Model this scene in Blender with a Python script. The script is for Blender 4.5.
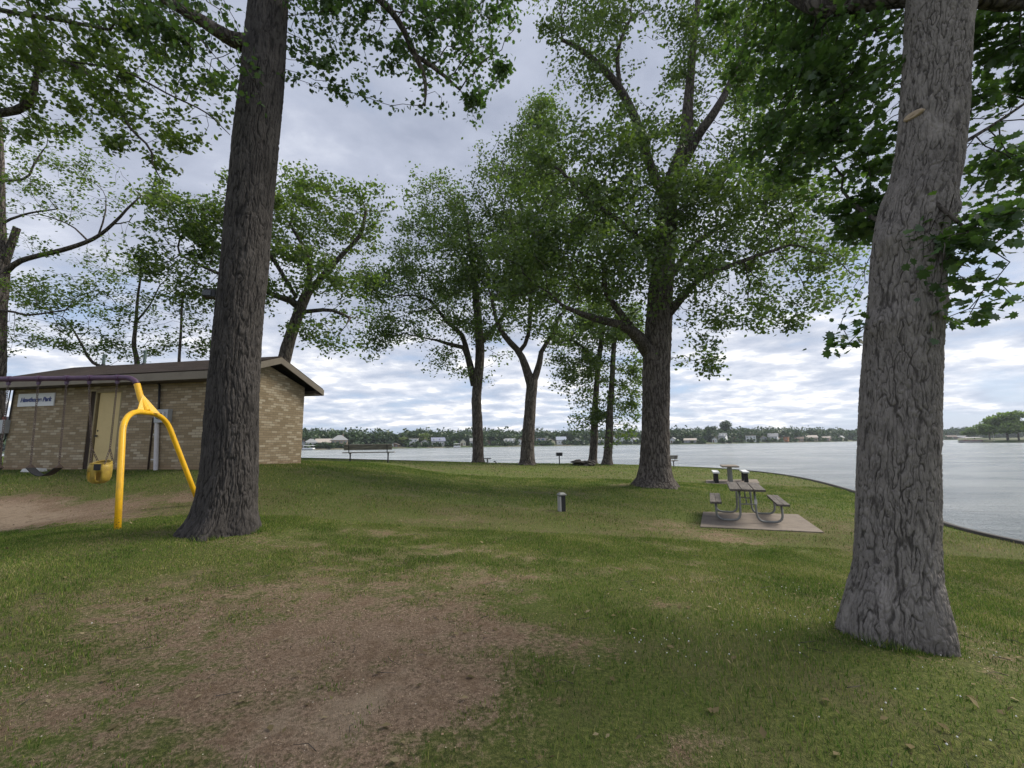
import bpy, math, random
import numpy as np
from mathutils import Vector, Matrix
from mathutils.noise import noise as pnoise

random.seed(7); rng = np.random.default_rng(7)
S = bpy.context.scene
COL = S.collection
for o in list(bpy.data.objects): bpy.data.objects.remove(o)

# ------------------------------------------------------------------ camera
FPX, W, H = 430.0, 1024, 768
PITCH = math.atan((443 - 384) / FPX); ROLL = math.radians(0.705)
CAMZ = 1.6
F0 = np.array([0, math.cos(PITCH), math.sin(PITCH)]); R0 = np.array([1.0, 0, 0]); U0 = np.array([0, -math.sin(PITCH), math.cos(PITCH)])
CR = R0 * math.cos(ROLL) - U0 * math.sin(ROLL)
CU = U0 * math.cos(ROLL) + R0 * math.sin(ROLL)
cam_d = bpy.data.cameras.new('camera'); cam = bpy.data.objects.new('camera', cam_d); COL.objects.link(cam)
cam_d.sensor_width = 36; cam_d.lens = FPX / W * 36; cam_d.clip_end = 4000; cam_d.clip_start = 0.05
m = Matrix(((CR[0], CU[0], -F0[0], 0), (CR[1], CU[1], -F0[1], 0), (CR[2], CU[2], -F0[2], CAMZ), (0, 0, 0, 1)))
cam.matrix_world = m
S.camera = cam
S.render.resolution_x = W; S.render.resolution_y = H

# ------------------------------------------------------------------ light
SUN_AZ, SUN_EL = math.radians(75), math.radians(46)      # azimuth from +Y towards +X
sd = bpy.data.lights.new('sun', 'SUN'); so = bpy.data.objects.new('sun', sd); COL.objects.link(so)
sd.energy = 2.9; sd.angle = math.radians(30); sd.color = (1.0, 0.93, 0.80)
sv = Vector((math.sin(SUN_AZ) * math.cos(SUN_EL), math.cos(SUN_AZ) * math.cos(SUN_EL), math.sin(SUN_EL)))
so.rotation_euler = sv.to_track_quat('Z', 'Y').to_euler()
S.view_settings.view_transform = 'Standard'; S.view_settings.look = 'None'
S.view_settings.exposure = 0.90; S.view_settings.gamma = 1
S.view_settings.use_curve_mapping = False
WATER = -2.45 + CAMZ


class NT:
    """small node helper"""
    def __init__(s, tree): s.t = tree; s.n = tree.nodes; s.l = tree.links
    def add(s, typ, **kw):
        n = s.n.new(typ)
        for k, v in kw.items():
            if k[0] == 'i' and k[1:].isdigit(): s.put(n, int(k[1:]), v)
            elif k.startswith('in_'): s.put(n, k[3:].replace('_', ' '), v)
            else: setattr(n, k, v)
        return n
    def put(s, n, key, v):
        if hasattr(v, 'bl_idname') and 'Socket' in v.bl_idname: s.l.new(v, n.inputs[key])
        else: n.inputs[key].default_value = v
    def math(s, op, a, b=0.0, c=None):
        n = s.add('ShaderNodeMath', operation=op, i0=a, i1=b)
        if c is not None: s.put(n, 2, c)
        return n.outputs[0]
    def noise(s, vec, scale, detail=4, rough=0.55, dist=0.0):
        return s.add('ShaderNodeTexNoise', in_Vector=vec, in_Scale=scale, in_Detail=detail, in_Roughness=rough, in_Distortion=dist).outputs[0]
    def ramp(s, fac, stops):
        n = s.add('ShaderNodeValToRGB', i0=fac); e = n.color_ramp.elements
        while len(e) < len(stops): e.new(0.5)
        for q, (p, c) in zip(e, stops):
            q.position = p; q.color = (c, c, c, 1) if isinstance(c, (int, float)) else (*c, 1)
        return n.outputs[0]
    def mix(s, fac, a, b, mode='MIX'):
        n = s.add('ShaderNodeMix', data_type='RGBA', blend_type=mode)
        s.put(n, 0, fac)
        for k, v in ((6, a), (7, b)):
            s.put(n, k, (*v, 1) if isinstance(v, tuple) and len(v) == 3 else v)
        return n.outputs[2]
    def smooth(s, x, lo, hi):
        n = s.add('ShaderNodeMapRange', interpolation_type='SMOOTHSTEP', i0=x, i1=lo, i2=hi); return n.outputs[0]
    def scale(s, vec, sc):
        return s.add('ShaderNodeMapping', in_Vector=vec, in_Scale=sc).outputs[0]


# ------------------------------------------------------------------ world: overcast evening sky
wd = bpy.data.worlds.new('World'); S.world = wd; wd.use_nodes = True
t = NT(wd.node_tree)
for n in list(t.n): t.n.remove(n)
out = t.add('ShaderNodeOutputWorld'); bg = t.add('ShaderNodeBackground'); t.l.new(bg.outputs[0], out.inputs[0])
bg.inputs[1].default_value = 0.1
sky = t.add('ShaderNodeTexSky'); sky.sky_type = 'NISHITA'; sky.sun_disc = False
sky.sun_elevation = SUN_EL; sky.sun_rotation = SUN_AZ
tc = t.add('ShaderNodeTexCoord').outputs['Generated']
sx = t.add('ShaderNodeSeparateXYZ', i0=tc)
zc = t.math('MAXIMUM', sx.outputs[2], 0.0)
den = t.math('ADD', zc, 0.15)
px = t.math('DIVIDE', sx.outputs[0], den); py = t.math('DIVIDE', sx.outputs[1], den)
cv = t.add('ShaderNodeCombineXYZ', i0=px, i1=py, i2=0.0).outputs[0]
n1 = t.noise(t.scale(cv, (1.0, 1.35, 1)), 0.62, 9, 0.56, 0.12)
n2 = t.noise(t.scale(cv, (1.0, 1.2, 1)), 1.9, 8, 0.58, 0.15)
n3 = t.noise(cv, 0.27, 3, 0.5, 0.2)
cov = t.math('ADD', t.math('MULTIPLY', n1, 0.7), t.math('MULTIPLY', n2, 0.3))
# gaps of blue only low over the lake, full cloud overhead
thr = t.math('MULTIPLY', t.smooth(zc, 0.30, 0.02), 0.065)
mask = t.smooth(t.math('SUBTRACT', cov, thr), 0.31, 0.46)
lum = t.math('ADD', t.math('MULTIPLY', n2, 0.55), t.math('MULTIPLY', n3, 0.45))
high = t.ramp(lum, [(0.40, (2.15, 2.4, 3.05)), (0.49, (2.85, 3.1, 3.8)), (0.60, (4.5, 4.7, 5.3))])
n4 = t.noise(cv, 4.6, 7, 0.58, 0.15)
low = t.ramp(t.math('ADD', t.math('MULTIPLY', n4, 0.34), t.math('ADD', t.math('MULTIPLY', n2, 0.36), t.math('MULTIPLY', n1, 0.30))), [(0.38, (2.7, 3.1, 3.9)), (0.46, (3.5, 3.85, 4.6)), (0.52, (4.7, 4.9, 5.4)), (0.58, (7.6, 7.5, 7.3))])
cloud = t.mix(t.smooth(zc, 0.40, 0.06), high, low)
gap = t.mix(0.7, t.mix(1.0, sky.outputs[0], (0.7, 0.7, 0.7), 'MULTIPLY'), (2.7, 3.5, 5.0))
skyc = t.mix(mask, gap, cloud)
grd = t.mix(t.smooth(sx.outputs[2], -0.02, 0.0), (1.2, 1.4, 1.3), skyc)
t.l.new(grd, bg.inputs[0])


# ------------------------------------------------------------------ pixel -> place
def ray(u, v):
    return F0 + CR * ((u - 512) / FPX) - CU * ((v - 384) / FPX)
def P(u, v, d):
    r = ray(u, v); p = r * (d / r[1]); p[2] += CAMZ; return p
def PW(u, v, d, w):
    """point plus radius of a w-pixel wide round thing there"""
    p = P(u, v, d); q = p - np.array([0, 0, CAMZ]); zc_ = q @ F0
    return p, 0.5 * w * zc_ / FPX / math.sqrt(1 + (p[0] / p[1]) ** 2)

# terrain heights, thin plate through known spots (u, v, distance)
CP = [(118, 528, 6.6), (200, 505, 8.5), (5, 469.6, 12.5), (100, 469.5, 11.8), (220, 470, 11.2), (302, 463.5, 14.4),
      (225, 530, 6.3), (895, 640, 3.2), (512, 768, 2.0), (385, 462.5, 20), (320, 464, 21), (478, 463, 29), (527, 465, 27), (592, 464, 32), (607, 465, 31),
      (560, 464.5, 30), (640, 465.5, 36), (560, 511, 10), (655, 486, 16), (702, 524, 9.35), (824, 531.5, 8.65), (798, 514.5, 10.6), (702, 511, 11.2),
      (716, 482, 20.4), (745, 482, 20.4), (672, 467.5, 31), (700, 468, 33), (760, 473, 28), (800, 480, 22.5), (850, 495, 16.5), (940, 528, 10.4),
      (1024, 549, 8.5), (1010, 600, 5.6), (400, 540, 6.6), (60, 600, 4.0), (450, 485, 14.5), (430, 470, 20)]
cpw = [P(*c) for c in CP] + [np.array(q) for q in ((0, -3, .1), (-5, -4, .25), (5, -3, 0.0), (-12, 0, .7), (-14, 5, .8), (-20, 10, 1.0), (-20, 16, 1.0), (-25, 24, .9), (-12, 24, .85),
                                                   (8, 0, -.25), (10.5, -3, -.6), (-16, -8, .8), (0, -10, .2), (9, -10, -.4), (-30, 0, 1.2), (-30, 28, 1.0), (10.5, 4, -.6), (-9, 7.8, .33), (0, 38, -.3), (10, 38, -.5))]
cpw = np.array(cpw)
def _tps(r2): return np.where(r2 > 1e-9, 0.5 * r2 * np.log(np.maximum(r2, 1e-9)), 0)
def _fit():
    X = cpw[:, :2]; n = len(X)
    K = _tps(((X[:, None] - X[None]) ** 2).sum(-1)) + np.eye(n) * 0.35
    Pm = np.hstack([np.ones((n, 1)), X]); A = np.block([[K, Pm], [Pm.T, np.zeros((3, 3))]])
    return np.linalg.solve(A, np.concatenate([cpw[:, 2], np.zeros(3)]))
WTS = _fit()
PADQ = []      # flat beds under the concrete pads: (corners, height)
def quad_dist(x, y, q):
    r = np.full(len(x), -1e9)
    for a, b_ in zip(q, list(q[1:]) + [q[0]]):
        e = np.array(b_) - np.array(a); n_ = np.array([e[1], -e[0]]) / np.hypot(*e); r = np.maximum(r, (x - a[0]) * n_[0] + (y - a[1]) * n_[1])
    return r
def tz(x, y):
    x = np.clip(np.atleast_1d(np.asarray(x, float)), -34, 18); y = np.clip(np.atleast_1d(np.asarray(y, float)), -12, 42)
    q = np.stack([x, y], -1); o = np.zeros(len(q))
    for s in range(0, len(q), 20000):
        qq = q[s:s + 20000]; K = _tps(((qq[:, None] - cpw[None, :, :2]) ** 2).sum(-1))
        o[s:s + 20000] = K @ WTS[:len(cpw)] + WTS[-3] + qq @ WTS[-2:]
    for q, zt in PADQ:
        w_ = np.clip((.75 - quad_dist(x, y, q)) / .55, 0, 1); w_ = w_ * w_ * (3 - 2 * w_); o = o * (1 - w_) + zt * w_
    return o
def g(x, y): return float(tz([x], [y])[0])
def on_ground(u, d):
    x = None; v = 520
    p = P(u, v, d)
    for _ in range(8):
        z = g(p[0], p[1]); v = v + (p[2] - z) * FPX / d; p = P(u, v, d)
    return np.array([p[0], p[1], g(p[0], p[1])])

SHORE = [(-220, 33), (-60, 32), (-30, 29), (-16, 27), (-9, 27.5), (-3, 33), (2, 38.5), (8, 40), (13, 37.5), (15.6, 33), (16.3, 28), (15.2, 22.5), (13.1, 16.5),
         (11.3, 12.5), (10.35, 10.4), (10.2, 8.4), (10.5, 5), (11.2, 0), (12, -6), (13, -14), (15, -40), (18, -220)]
SH = np.array(SHORE)
# smooth it
def catmull(p, k):
    p = np.asarray(p, float); q = np.vstack([2 * p[0] - p[1], p, 2 * p[-1] - p[-2]]); o = []
    for i in range(1, len(q) - 2):
        for s in np.linspace(0, 1, k, endpoint=False):
            a, b, c, d = q[i - 1], q[i], q[i + 1], q[i + 2]
            o.append(0.5 * ((2 * b) + (-a + c) * s + (2 * a - 5 * b + 4 * c - d) * s * s + (-a + 3 * b - 3 * c + d) * s ** 3))
    o.append(q[-2]); return np.array(o)
SHS = catmull(SH, 6)
def shore_sd(x, y):
    """signed distance to the water's edge (+ on land) and nearest point"""
    p = np.stack([x, y], -1); best = np.full(len(p), 1e9); near = np.zeros_like(p); cross = np.zeros(len(p), int)
    for a, b in zip(SHS[:-1], SHS[1:]):
        ab = b - a; tt = np.clip(((p - a) @ ab) / (ab @ ab), 0, 1); q = a + tt[:, None] * ab
        d = np.hypot(*(p - q).T); k = d < best; best[k] = d[k]; near[k] = q[k]
    poly = np.vstack([SHS, [(-220, -220)]]); n = len(poly)
    for i in range(n):
        a, b = poly[i], poly[(i + 1) % n]
        c = ((a[1] > p[:, 1]) != (b[1] > p[:, 1]))
        xi = (b[0] - a[0]) * (p[:, 1] - a[1]) / (b[1] - a[1] + 1e-12) + a[0]
        cross += (c & (p[:, 0] < xi))
    return np.where(cross % 2 == 1, best, -best), near

# ------------------------------------------------------------------ object helpers
def tag(o, label=None, cat=None, group=None, kind=None):
    if label: o['label'] = label
    if cat: o['category'] = cat
    if group: o['group'] = group
    if kind: o['kind'] = kind
    return o
def empty(name, loc, label, cat, group=None, rz=0.0):
    o = bpy.data.objects.new(name, None); o.empty_display_size = 0.2; COL.objects.link(o)
    o.location = loc; o.rotation_euler = (0, 0, rz); return tag(o, label, cat, group)
def mesh_np(name, verts, faces, mat, parent=None, smooth=False, attrs=None):
    """faces: (M,k) array or list of such"""
    if not isinstance(faces, list): faces = [faces]
    me = bpy.data.meshes.new(name); V = np.asarray(verts, np.float32)
    if parent is not None: V = V - np.array(parent.location, np.float32)
    me.vertices.add(len(V)); me.vertices.foreach_set('co', V.ravel())
    faces = [np.asarray(f, np.int32) for f in faces if len(f)]
    loops = np.concatenate([f.ravel() for f in faces]); tot = np.concatenate([np.full(len(f), f.shape[1], np.int32) for f in faces])
    me.loops.add(len(loops)); me.loops.foreach_set('vertex_index', loops)
    me.polygons.add(len(tot)); st = np.concatenate([[0], np.cumsum(tot)[:-1]]).astype(np.int32)
    me.polygons.foreach_set('loop_start', st); me.polygons.foreach_set('loop_total', tot)
    if smooth: me.polygons.foreach_set('use_smooth', np.ones(len(tot), bool))
    if attrs:
        for k, a in attrs.items():
            at = me.attributes.new(k, 'FLOAT', 'POINT'); at.data.foreach_set('value', np.asarray(a, np.float32))
    me.update(); me.validate()
    if mat: me.materials.append(mat)
    o = bpy.data.objects.new(name, me); COL.objects.link(o)
    if parent is not None: o.parent = parent
    return o


class MB:
    """collects shapes in local coordinates, becomes one mesh"""
    def __init__(s): s.v = []; s.f = []
    def box(s, c, d, R=None, taper=1.0):
        b = len(s.v)
        for z in (-.5, .5):
            k = taper if z > 0 else 1
            for x, y in ((-.5, -.5), (.5, -.5), (.5, .5), (-.5, .5)):
                p = Vector((x * d[0] * k, y * d[1] * k, z * d[2]))
                if R is not None: p = R @ p
                s.v.append(tuple(p + Vector(c)))
        s.f += [tuple(b + i for i in q) for q in ((3, 2, 1, 0), (4, 5, 6, 7), (0, 1, 5, 4), (1, 2, 6, 5), (2, 3, 7, 6), (3, 0, 4, 7))]
        return s
    def tube(s, pts, r, n=8, closed=False, cap=True):
        pts = [Vector(p) for p in pts]; m_ = len(pts); rr = r if hasattr(r, '__len__') else [r] * m_
        b = len(s.v); ref = None
        for i, p in enumerate(pts):
            if closed: tdir = pts[(i + 1) % m_] - pts[i - 1]
            else: tdir = pts[min(i + 1, m_ - 1)] - pts[max(i - 1, 0)]
            tdir.normalize()
            if ref is None: ref = Vector((0, 0, 1)) if abs(tdir.z) < 0.9 else Vector((1, 0, 0))
            a = (ref - tdir * ref.dot(tdir)).normalized(); c = tdir.cross(a); ref = a
            for k in range(n):
                th = 2 * math.pi * k / n; s.v.append(tuple(p + (a * math.cos(th) + c * math.sin(th)) * rr[i]))
        for i in range(m_ if closed else m_ - 1):
            j = (i + 1) % m_
            for k in range(n):
                s.f.append((b + i * n + k, b + i * n + (k + 1) % n, b + j * n + (k + 1) % n, b + j * n + k))
        if cap and not closed:
            s.f.append(tuple(b + k for k in range(n))[::-1]); s.f.append(tuple(b + (m_ - 1) * n + k for k in range(n)))
        return s
    def poly(s, pts, thick=None, nrm=None):
        """flat polygon extruded along nrm"""
        b = len(s.v); n = len(pts)
        if thick is None: s.v += [tuple(p) for p in pts]; s.f.append(tuple(range(b, b + n))); return s
        nn = Vector(nrm) * thick
        s.v += [tuple(p) for p in pts] + [tuple(Vector(p) + nn) for p in pts]
        s.f.append(tuple(range(b, b + n))[::-1]); s.f.append(tuple(range(b + n, b + 2 * n)))
        for i in range(n): j = (i + 1) % n; s.f.append((b + i, b + j, b + n + j, b + n + i))
        return s
    def build(s, name, mat, parent=None, bevel=0, smooth=False):
        me = bpy.data.meshes.new(name); me.from_pydata(s.v, [], s.f); me.update(); me.materials.append(mat)
        if smooth: me.polygons.foreach_set('use_smooth', np.ones(len(me.polygons), bool))
        o = bpy.data.objects.new(name, me); COL.objects.link(o)
        if parent is not None: o.parent = parent
        if bevel:
            bm_ = o.modifiers.new('bevel', 'BEVEL'); bm_.width = bevel; bm_.segments = 2; bm_.limit_method = 'ANGLE'
        return o


# ------------------------------------------------------------------ materials
def mat(name, col=None, rough=0.7, metal=0.0, spec=0.35):
    m_ = bpy.data.materials.new(name); m_.use_nodes = True; t_ = NT(m_.node_tree); b = m_.node_tree.nodes['Principled BSDF']
    if col: b.inputs['Base Color'].default_value = (*col, 1)
    b.inputs['Roughness'].default_value = rough; b.inputs['Metallic'].default_value = metal
    b.inputs['Specular IOR Level'].default_value = spec
    return m_, t_, b
def worn(name, col, col2=None, rough=0.6, metal=0.0, sc=6.0, bump=0.15, amt=0.5, spec=0.35):
    """painted or weathered stuff: two tones broken up by noise"""
    m_, t_, b = mat(name, col, rough, metal, spec)
    c2 = col2 or tuple(c * 0.6 for c in col)
    co = t_.add('ShaderNodeTexCoord').outputs['Object']
    n_ = t_.noise(co, sc, 6, 0.65); n2_ = t_.noise(co, sc * 7, 4, 0.6)
    t_.l.new(t_.mix(t_.math('MULTIPLY', t_.smooth(t_.math('ADD', t_.math('MULTIPLY', n_, .7), t_.math('MULTIPLY', n2_, .3)), 0.42, 0.66), amt), col, c2), b.inputs['Base Color'])
    bp = t_.add('ShaderNodeBump', in_Height=n2_, in_Strength=bump, in_Distance=0.004); t_.l.new(bp.outputs[0], b.inputs['Normal'])
    t_.l.new(t_.math('ADD', t_.math('MULTIPLY', n_, 0.25), rough - 0.12), b.inputs['Roughness'])
    return m_
def grain_wood(name, a, b_, axis='Y'):
    m_, t_, b = mat(name, a, 0.8)
    co = t_.add('ShaderNodeTexCoord').outputs['Object']
    sc = {'X': (1.2, 22, 22), 'Y': (22, 1.2, 22), 'Z': (22, 22, 1.2)}[axis]
    n_ = t_.noise(t_.scale(co, sc), 2.2, 5, 0.6); n2_ = t_.noise(co, 3, 4)
    t_.l.new(t_.mix(t_.smooth(t_.math('ADD', t_.math('MULTIPLY', n_, .6), t_.math('MULTIPLY', n2_, .4)), .38, .62), a, b_), b.inputs['Base Color'])
    t_.l.new(t_.add('ShaderNodeBump', in_Height=n_, in_Strength=.35, in_Distance=.004).outputs[0], b.inputs['Normal'])
    return m_

M = {}
def leaf_mat(name, dark, light, warm, trans=0.42):
    m_, t_, b = mat(name); nt = m_.node_tree; nt.nodes.remove(b); o = nt.nodes['Material Output']
    geo = t_.add('ShaderNodeNewGeometry'); co = t_.add('ShaderNodeTexCoord').outputs['Object']
    big = t_.noise(co, 0.55, 3)
    c = t_.ramp(geo.outputs['Random Per Island'], [(0.0, dark), (0.6, light), (1.0, warm)])
    c = t_.mix(t_.math('MULTIPLY', t_.smooth(big, .4, .65), 0.5), c, t_.mix(0.5, light, warm))
    d = t_.add('ShaderNodeBsdfDiffuse', in_Color=c); tr = t_.add('ShaderNodeBsdfTranslucent')
    t_.l.new(t_.mix(1.0, c, (1.5, 1.65, 0.7), 'MULTIPLY'), tr.inputs[0])
    gl = t_.add('ShaderNodeBsdfGlossy', in_Color=(1, 1, 1, 1), in_Roughness=0.45)
    mx = t_.add('ShaderNodeMixShader', i0=trans); t_.l.new(d.outputs[0], mx.inputs[1]); t_.l.new(tr.outputs[0], mx.inputs[2])
    m2 = t_.add('ShaderNodeMixShader', i0=0.035); t_.l.new(mx.outputs[0], m2.inputs[1]); t_.l.new(gl.outputs[0], m2.inputs[2])
    t_.l.new(m2.outputs[0], o.inputs[0]); return m_
M['leaf'] = leaf_mat('oak_leaf', (.048, .080, .029), (.086, .138, .041), (.132, .18, .05), .47)
M['leaf_near'] = leaf_mat('maple_leaf', (.032, .062, .026), (.05, .098, .034), (.08, .14, .042), .42)
M['leaf_bright'] = leaf_mat('fresh_leaf', (.042, .074, .022), (.080, .132, .032), (.135, .18, .045), .48)
M['leaf_far'] = leaf_mat('far_leaf', (.018, .036, .018), (.032, .062, .024), (.055, .095, .030), .2)
M['leaf_far_pale'] = leaf_mat('far_pale_leaf', (.07, .11, .03), (.11, .16, .035), (.16, .20, .05), .2)

def bark_mat(name, a, b_, sc=14, bump=1.0, attr=False):
    m_, t_, b = mat(name, a, 0.92, spec=.2)
    co = t_.add('ShaderNodeTexCoord').outputs['Object']
    wob = t_.add('ShaderNodeVectorMath', operation='ADD', i0=t_.scale(co, (1, 1, .17)))
    nv = t_.add('ShaderNodeTexNoise', in_Vector=t_.scale(co, (1, 1, .6)), in_Scale=6.0, in_Detail=3.0).outputs['Color']
    ws = t_.add('ShaderNodeVectorMath', operation='SCALE', i0=nv); ws.inputs['Scale'].default_value = .09
    t_.l.new(ws.outputs[0], wob.inputs[1])
    vo = t_.add('ShaderNodeTexVoronoi', feature='DISTANCE_TO_EDGE', in_Vector=wob.outputs[0], in_Scale=sc).outputs['Distance']
    fine = t_.noise(t_.scale(co, (1, 1, .35)), 60, 6, .7); big = t_.noise(co, 1.6, 4)
    patch = t_.noise(t_.scale(co, (1, 1, .4)), 9, 3, .5)
    if attr:
        rid = t_.add('ShaderNodeAttribute', attribute_name='ridge').outputs['Fac']
        hgt = t_.math('ADD', t_.math('MULTIPLY', fine, .8), t_.math('MULTIPLY', t_.smooth(vo, 0, .2), .35))
        rf = t_.math('ADD', rid, t_.math('MULTIPLY', t_.math('SUBTRACT', fine, .5), .7))
    else:
        hgt = t_.math('ADD', t_.smooth(vo, 0.0, .22), t_.math('MULTIPLY', fine, .6)); rf = t_.math('ADD', t_.smooth(vo, 0, .25), t_.math('MULTIPLY', t_.math('SUBTRACT', fine, .5), .8))
    c = t_.mix(t_.smooth(rf, .0, .85), tuple(x * .75 for x in a), b_)
    flk = t_.noise(t_.scale(co, (1, 1, .22)), 42, 4, .65); c = t_.mix(t_.math('MULTIPLY', t_.smooth(flk, .5, .68), .55), c, tuple(min(1, x * 1.5) for x in b_)); c = t_.mix(t_.math('MULTIPLY', t_.smooth(flk, .46, .34), .55), c, tuple(x * .6 for x in a))
    c = t_.mix(t_.smooth(patch, .50, .72), c, tuple(min(1, x * 1.35) for x in b_))
    c = t_.mix(t_.math('MULTIPLY', t_.smooth(big, .45, .7), .45), c, a)
    t_.l.new(c, b.inputs['Base Color'])
    bp = t_.add('ShaderNodeBump', in_Height=hgt, in_Strength=bump, in_Distance=.012 if attr else .03); t_.l.new(bp.outputs[0], b.inputs['Normal'])
    return m_
M['bark_near'] = bark_mat('bark_deep_ridged', (.085, .076, .070), (.20, .182, .168), 22, .9, True)
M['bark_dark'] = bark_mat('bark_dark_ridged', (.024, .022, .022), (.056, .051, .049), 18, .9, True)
M['bark'] = bark_mat('bark_grey_brown', (.060, .050, .045), (.135, .118, .105), 11, 1.0)
M['bark_limb'] = bark_mat('bark_limb', (.045, .038, .034), (.10, .088, .078), 14, .8)


# ground
DIRT = [(-1.3, 8.2, 1.4, .35, .62), (.4, 10.2, 1.2, .35, .55), (-2.6, 10.6, 1.2, .35, .5), (-.3, 5.9, 1.2, .4, .62), (2.3, 7.0, .9, .4, .58), (-2.75, 3.5, 1.1, .9, .8), (-2.1, 2.5, 1.0, .5, .78), (-1.6, 4.3, 1.3, .7, .8), (3.4, 8.6, 1.5, .5, .62), (1.9, 4.6, .6, .35, .6), (-3.35, 5.95, .75, .7, .6), (2.85, 3.1, .75, .55, .5), (-2.6, 2.5, 1.0, .6, .6), (-3.4, 4.2, 1.0, .7, .58), (-2.4, 5.6, 1.3, .4, .6), (1.0, 5.2, .9, .3, .5), (5.2, 7.4, .8, .5, .5), (0.2, 8.0, 1.1, .35, .5), (-4.4, 12.5, 1.4, .4, .45), (-1.25, 3.35, 1.55, 1.1, 1.0), (-.55, 2.35, .8, .9, 1.0), (-.25, 4.6, 1.0, .8, .72), (-2.5, 3.3, 1.2, .8, .68), (-1.6, 4.9, 1.5, .55, .62), (-9.6, 8.0, 3.4, 1.2, 1.25), (-15, 7.4, 3.2, 1.5, 1.0),
        (3.8, 7.8, .85, .8, .78), (3.1, 9.4, 1.0, .6, .72), (1.4, 3.9, .45, .3, .62), (2.9, 2.6, .3, .25, .5), (-1.9, 7.0, 1.2, .45, .6), (-1.0, 6.2, .8, .3, .6), (1.4, 13.8, 1.4, .7, .55), (.9, 2.2, .4, .2, .6), (4.6, 16.1, 1.0, .8, .7),
        (-.7, 9.4, .9, .3, .4), (-6.6, 9.2, 1.2, .45, .9), (-2.4, 1.9, .9, .35, .6), (2.2, 5.6, .5, .35, .45), (-4.3, 6.2, .7, .35, .75), (3.1, 3.25, .5, .4, .55), (6.2, 9.8, 1.9, 1.6, .55)]
def dirt(x, y):
    x = np.asarray(x, float); y = np.asarray(y, float); o = np.zeros(len(x))
    wx = x + .25 * np.sin(y * 3.1 + 1) + .12 * np.sin(y * 7.3 + x * 2); wy = y + .2 * np.sin(x * 2.7) + .1 * np.sin(x * 6.1 - y * 3)
    for cx, cy, rx, ry, a in DIRT:
        q = ((wx - cx) / rx) ** 2 + ((wy - cy) / ry) ** 2
        o = np.maximum(o, a * np.exp(-0.75 * q ** 1.3))
    return o
m_, t_, b = mat('lawn_soil', (.1, .1, .05), .95, spec=.15)
co = t_.add('ShaderNodeTexCoord').outputs['Object']
da = t_.add('ShaderNodeAttribute', attribute_name='dirt').outputs['Fac']
nA = t_.noise(co, 1.1, 5, .6); nB = t_.noise(co, 6, 6, .7); nC = t_.noise(co, 42, 5, .7); nD = t_.noise(co, .33, 4, .6)
pv = t_.add('ShaderNodeTexVoronoi', in_Vector=co, in_Scale=150.0, in_Randomness=1.0)
grass = t_.ramp(nC, [(.30, (.035, .042, .014)), (.48, (.085, .10, .028)), (.62, (.15, .16, .048)), (.76, (.24, .22, .09))])
grass = t_.mix(t_.math('MULTIPLY', t_.smooth(nA, .48, .64), .7), grass, t_.mix(nC, (.07, .06, .03), (.20, .17, .09)))
grass = t_.mix(t_.math('MULTIPLY', t_.smooth(nD, .45, .62), .55), grass, t_.mix(nC, (.05, .08, .016), (.13, .17, .035)))
soil = t_.mix(t_.smooth(nC, .35, .65), (.12, .082, .056), (.285, .205, .145))
soil = t_.mix(t_.math('MULTIPLY', t_.smooth(pv.outputs['Color'], .62, .95), .65), soil, (.46, .35, .245))
soil = t_.mix(t_.math('MULTIPLY', t_.smooth(da, .93, 1.2), .7), soil, t_.mix(nC, (.26, .20, .14), (.42, .335, .25)))
soil = t_.mix(t_.math('MULTIPLY', t_.smooth(nB, .50, .66), .6), soil, (.15, .10, .06))
soil = t_.mix(t_.math('MULTIPLY', t_.smooth(nA, .58, .70), .6), soil, (.33, .265, .19))
fac = t_.math('ADD', t_.math('MULTIPLY', da, .92), t_.math('ADD', t_.math('MULTIPLY', t_.math('SUBTRACT', nB, .5), 1.5), t_.math('MULTIPLY', t_.math('SUBTRACT', nC, .5), .9)))
t_.l.new(t_.mix(t_.smooth(fac, .38, .86), grass, soil), b.inputs['Base Color'])
hh = t_.math('ADD', nC, t_.math('MULTIPLY', pv.outputs['Distance'], .4))
t_.l.new(t_.add('ShaderNodeBump', in_Height=hh, in_Strength=.9, in_Distance=.025).outputs[0], b.inputs['Normal'])
M['ground'] = m_

# water
m_, t_, b = mat('lake_water', (.045, .075, .08), .20, spec=.5); b.inputs['IOR'].default_value = 1.333
co = t_.add('ShaderNodeTexCoord').outputs['Object']
w1 = t_.noise(t_.scale(co, (.40, 1.3, 1)), 1.5, 6, .68, .5); w2 = t_.noise(t_.scale(co, (.8, 1.3, 1)), 6.5, 4, .65, .3); w3 = t_.noise(t_.scale(co, (.25, .6, 1)), .22, 4, .6, .2)
wh = t_.math('ADD', t_.math('ADD', w1, t_.math('MULTIPLY', w2, .7)), t_.math('MULTIPLY', w3, 2.0))
t_.l.new(t_.add('ShaderNodeBump', in_Height=wh, in_Strength=1.0, in_Distance=.5).outputs[0], b.inputs['Normal'])
t_.l.new(t_.mix(t_.smooth(w3, .4, .65), (.27, .305, .32), (.43, .46, .465)), b.inputs['Base Color'])
M['water'] = m_

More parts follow.
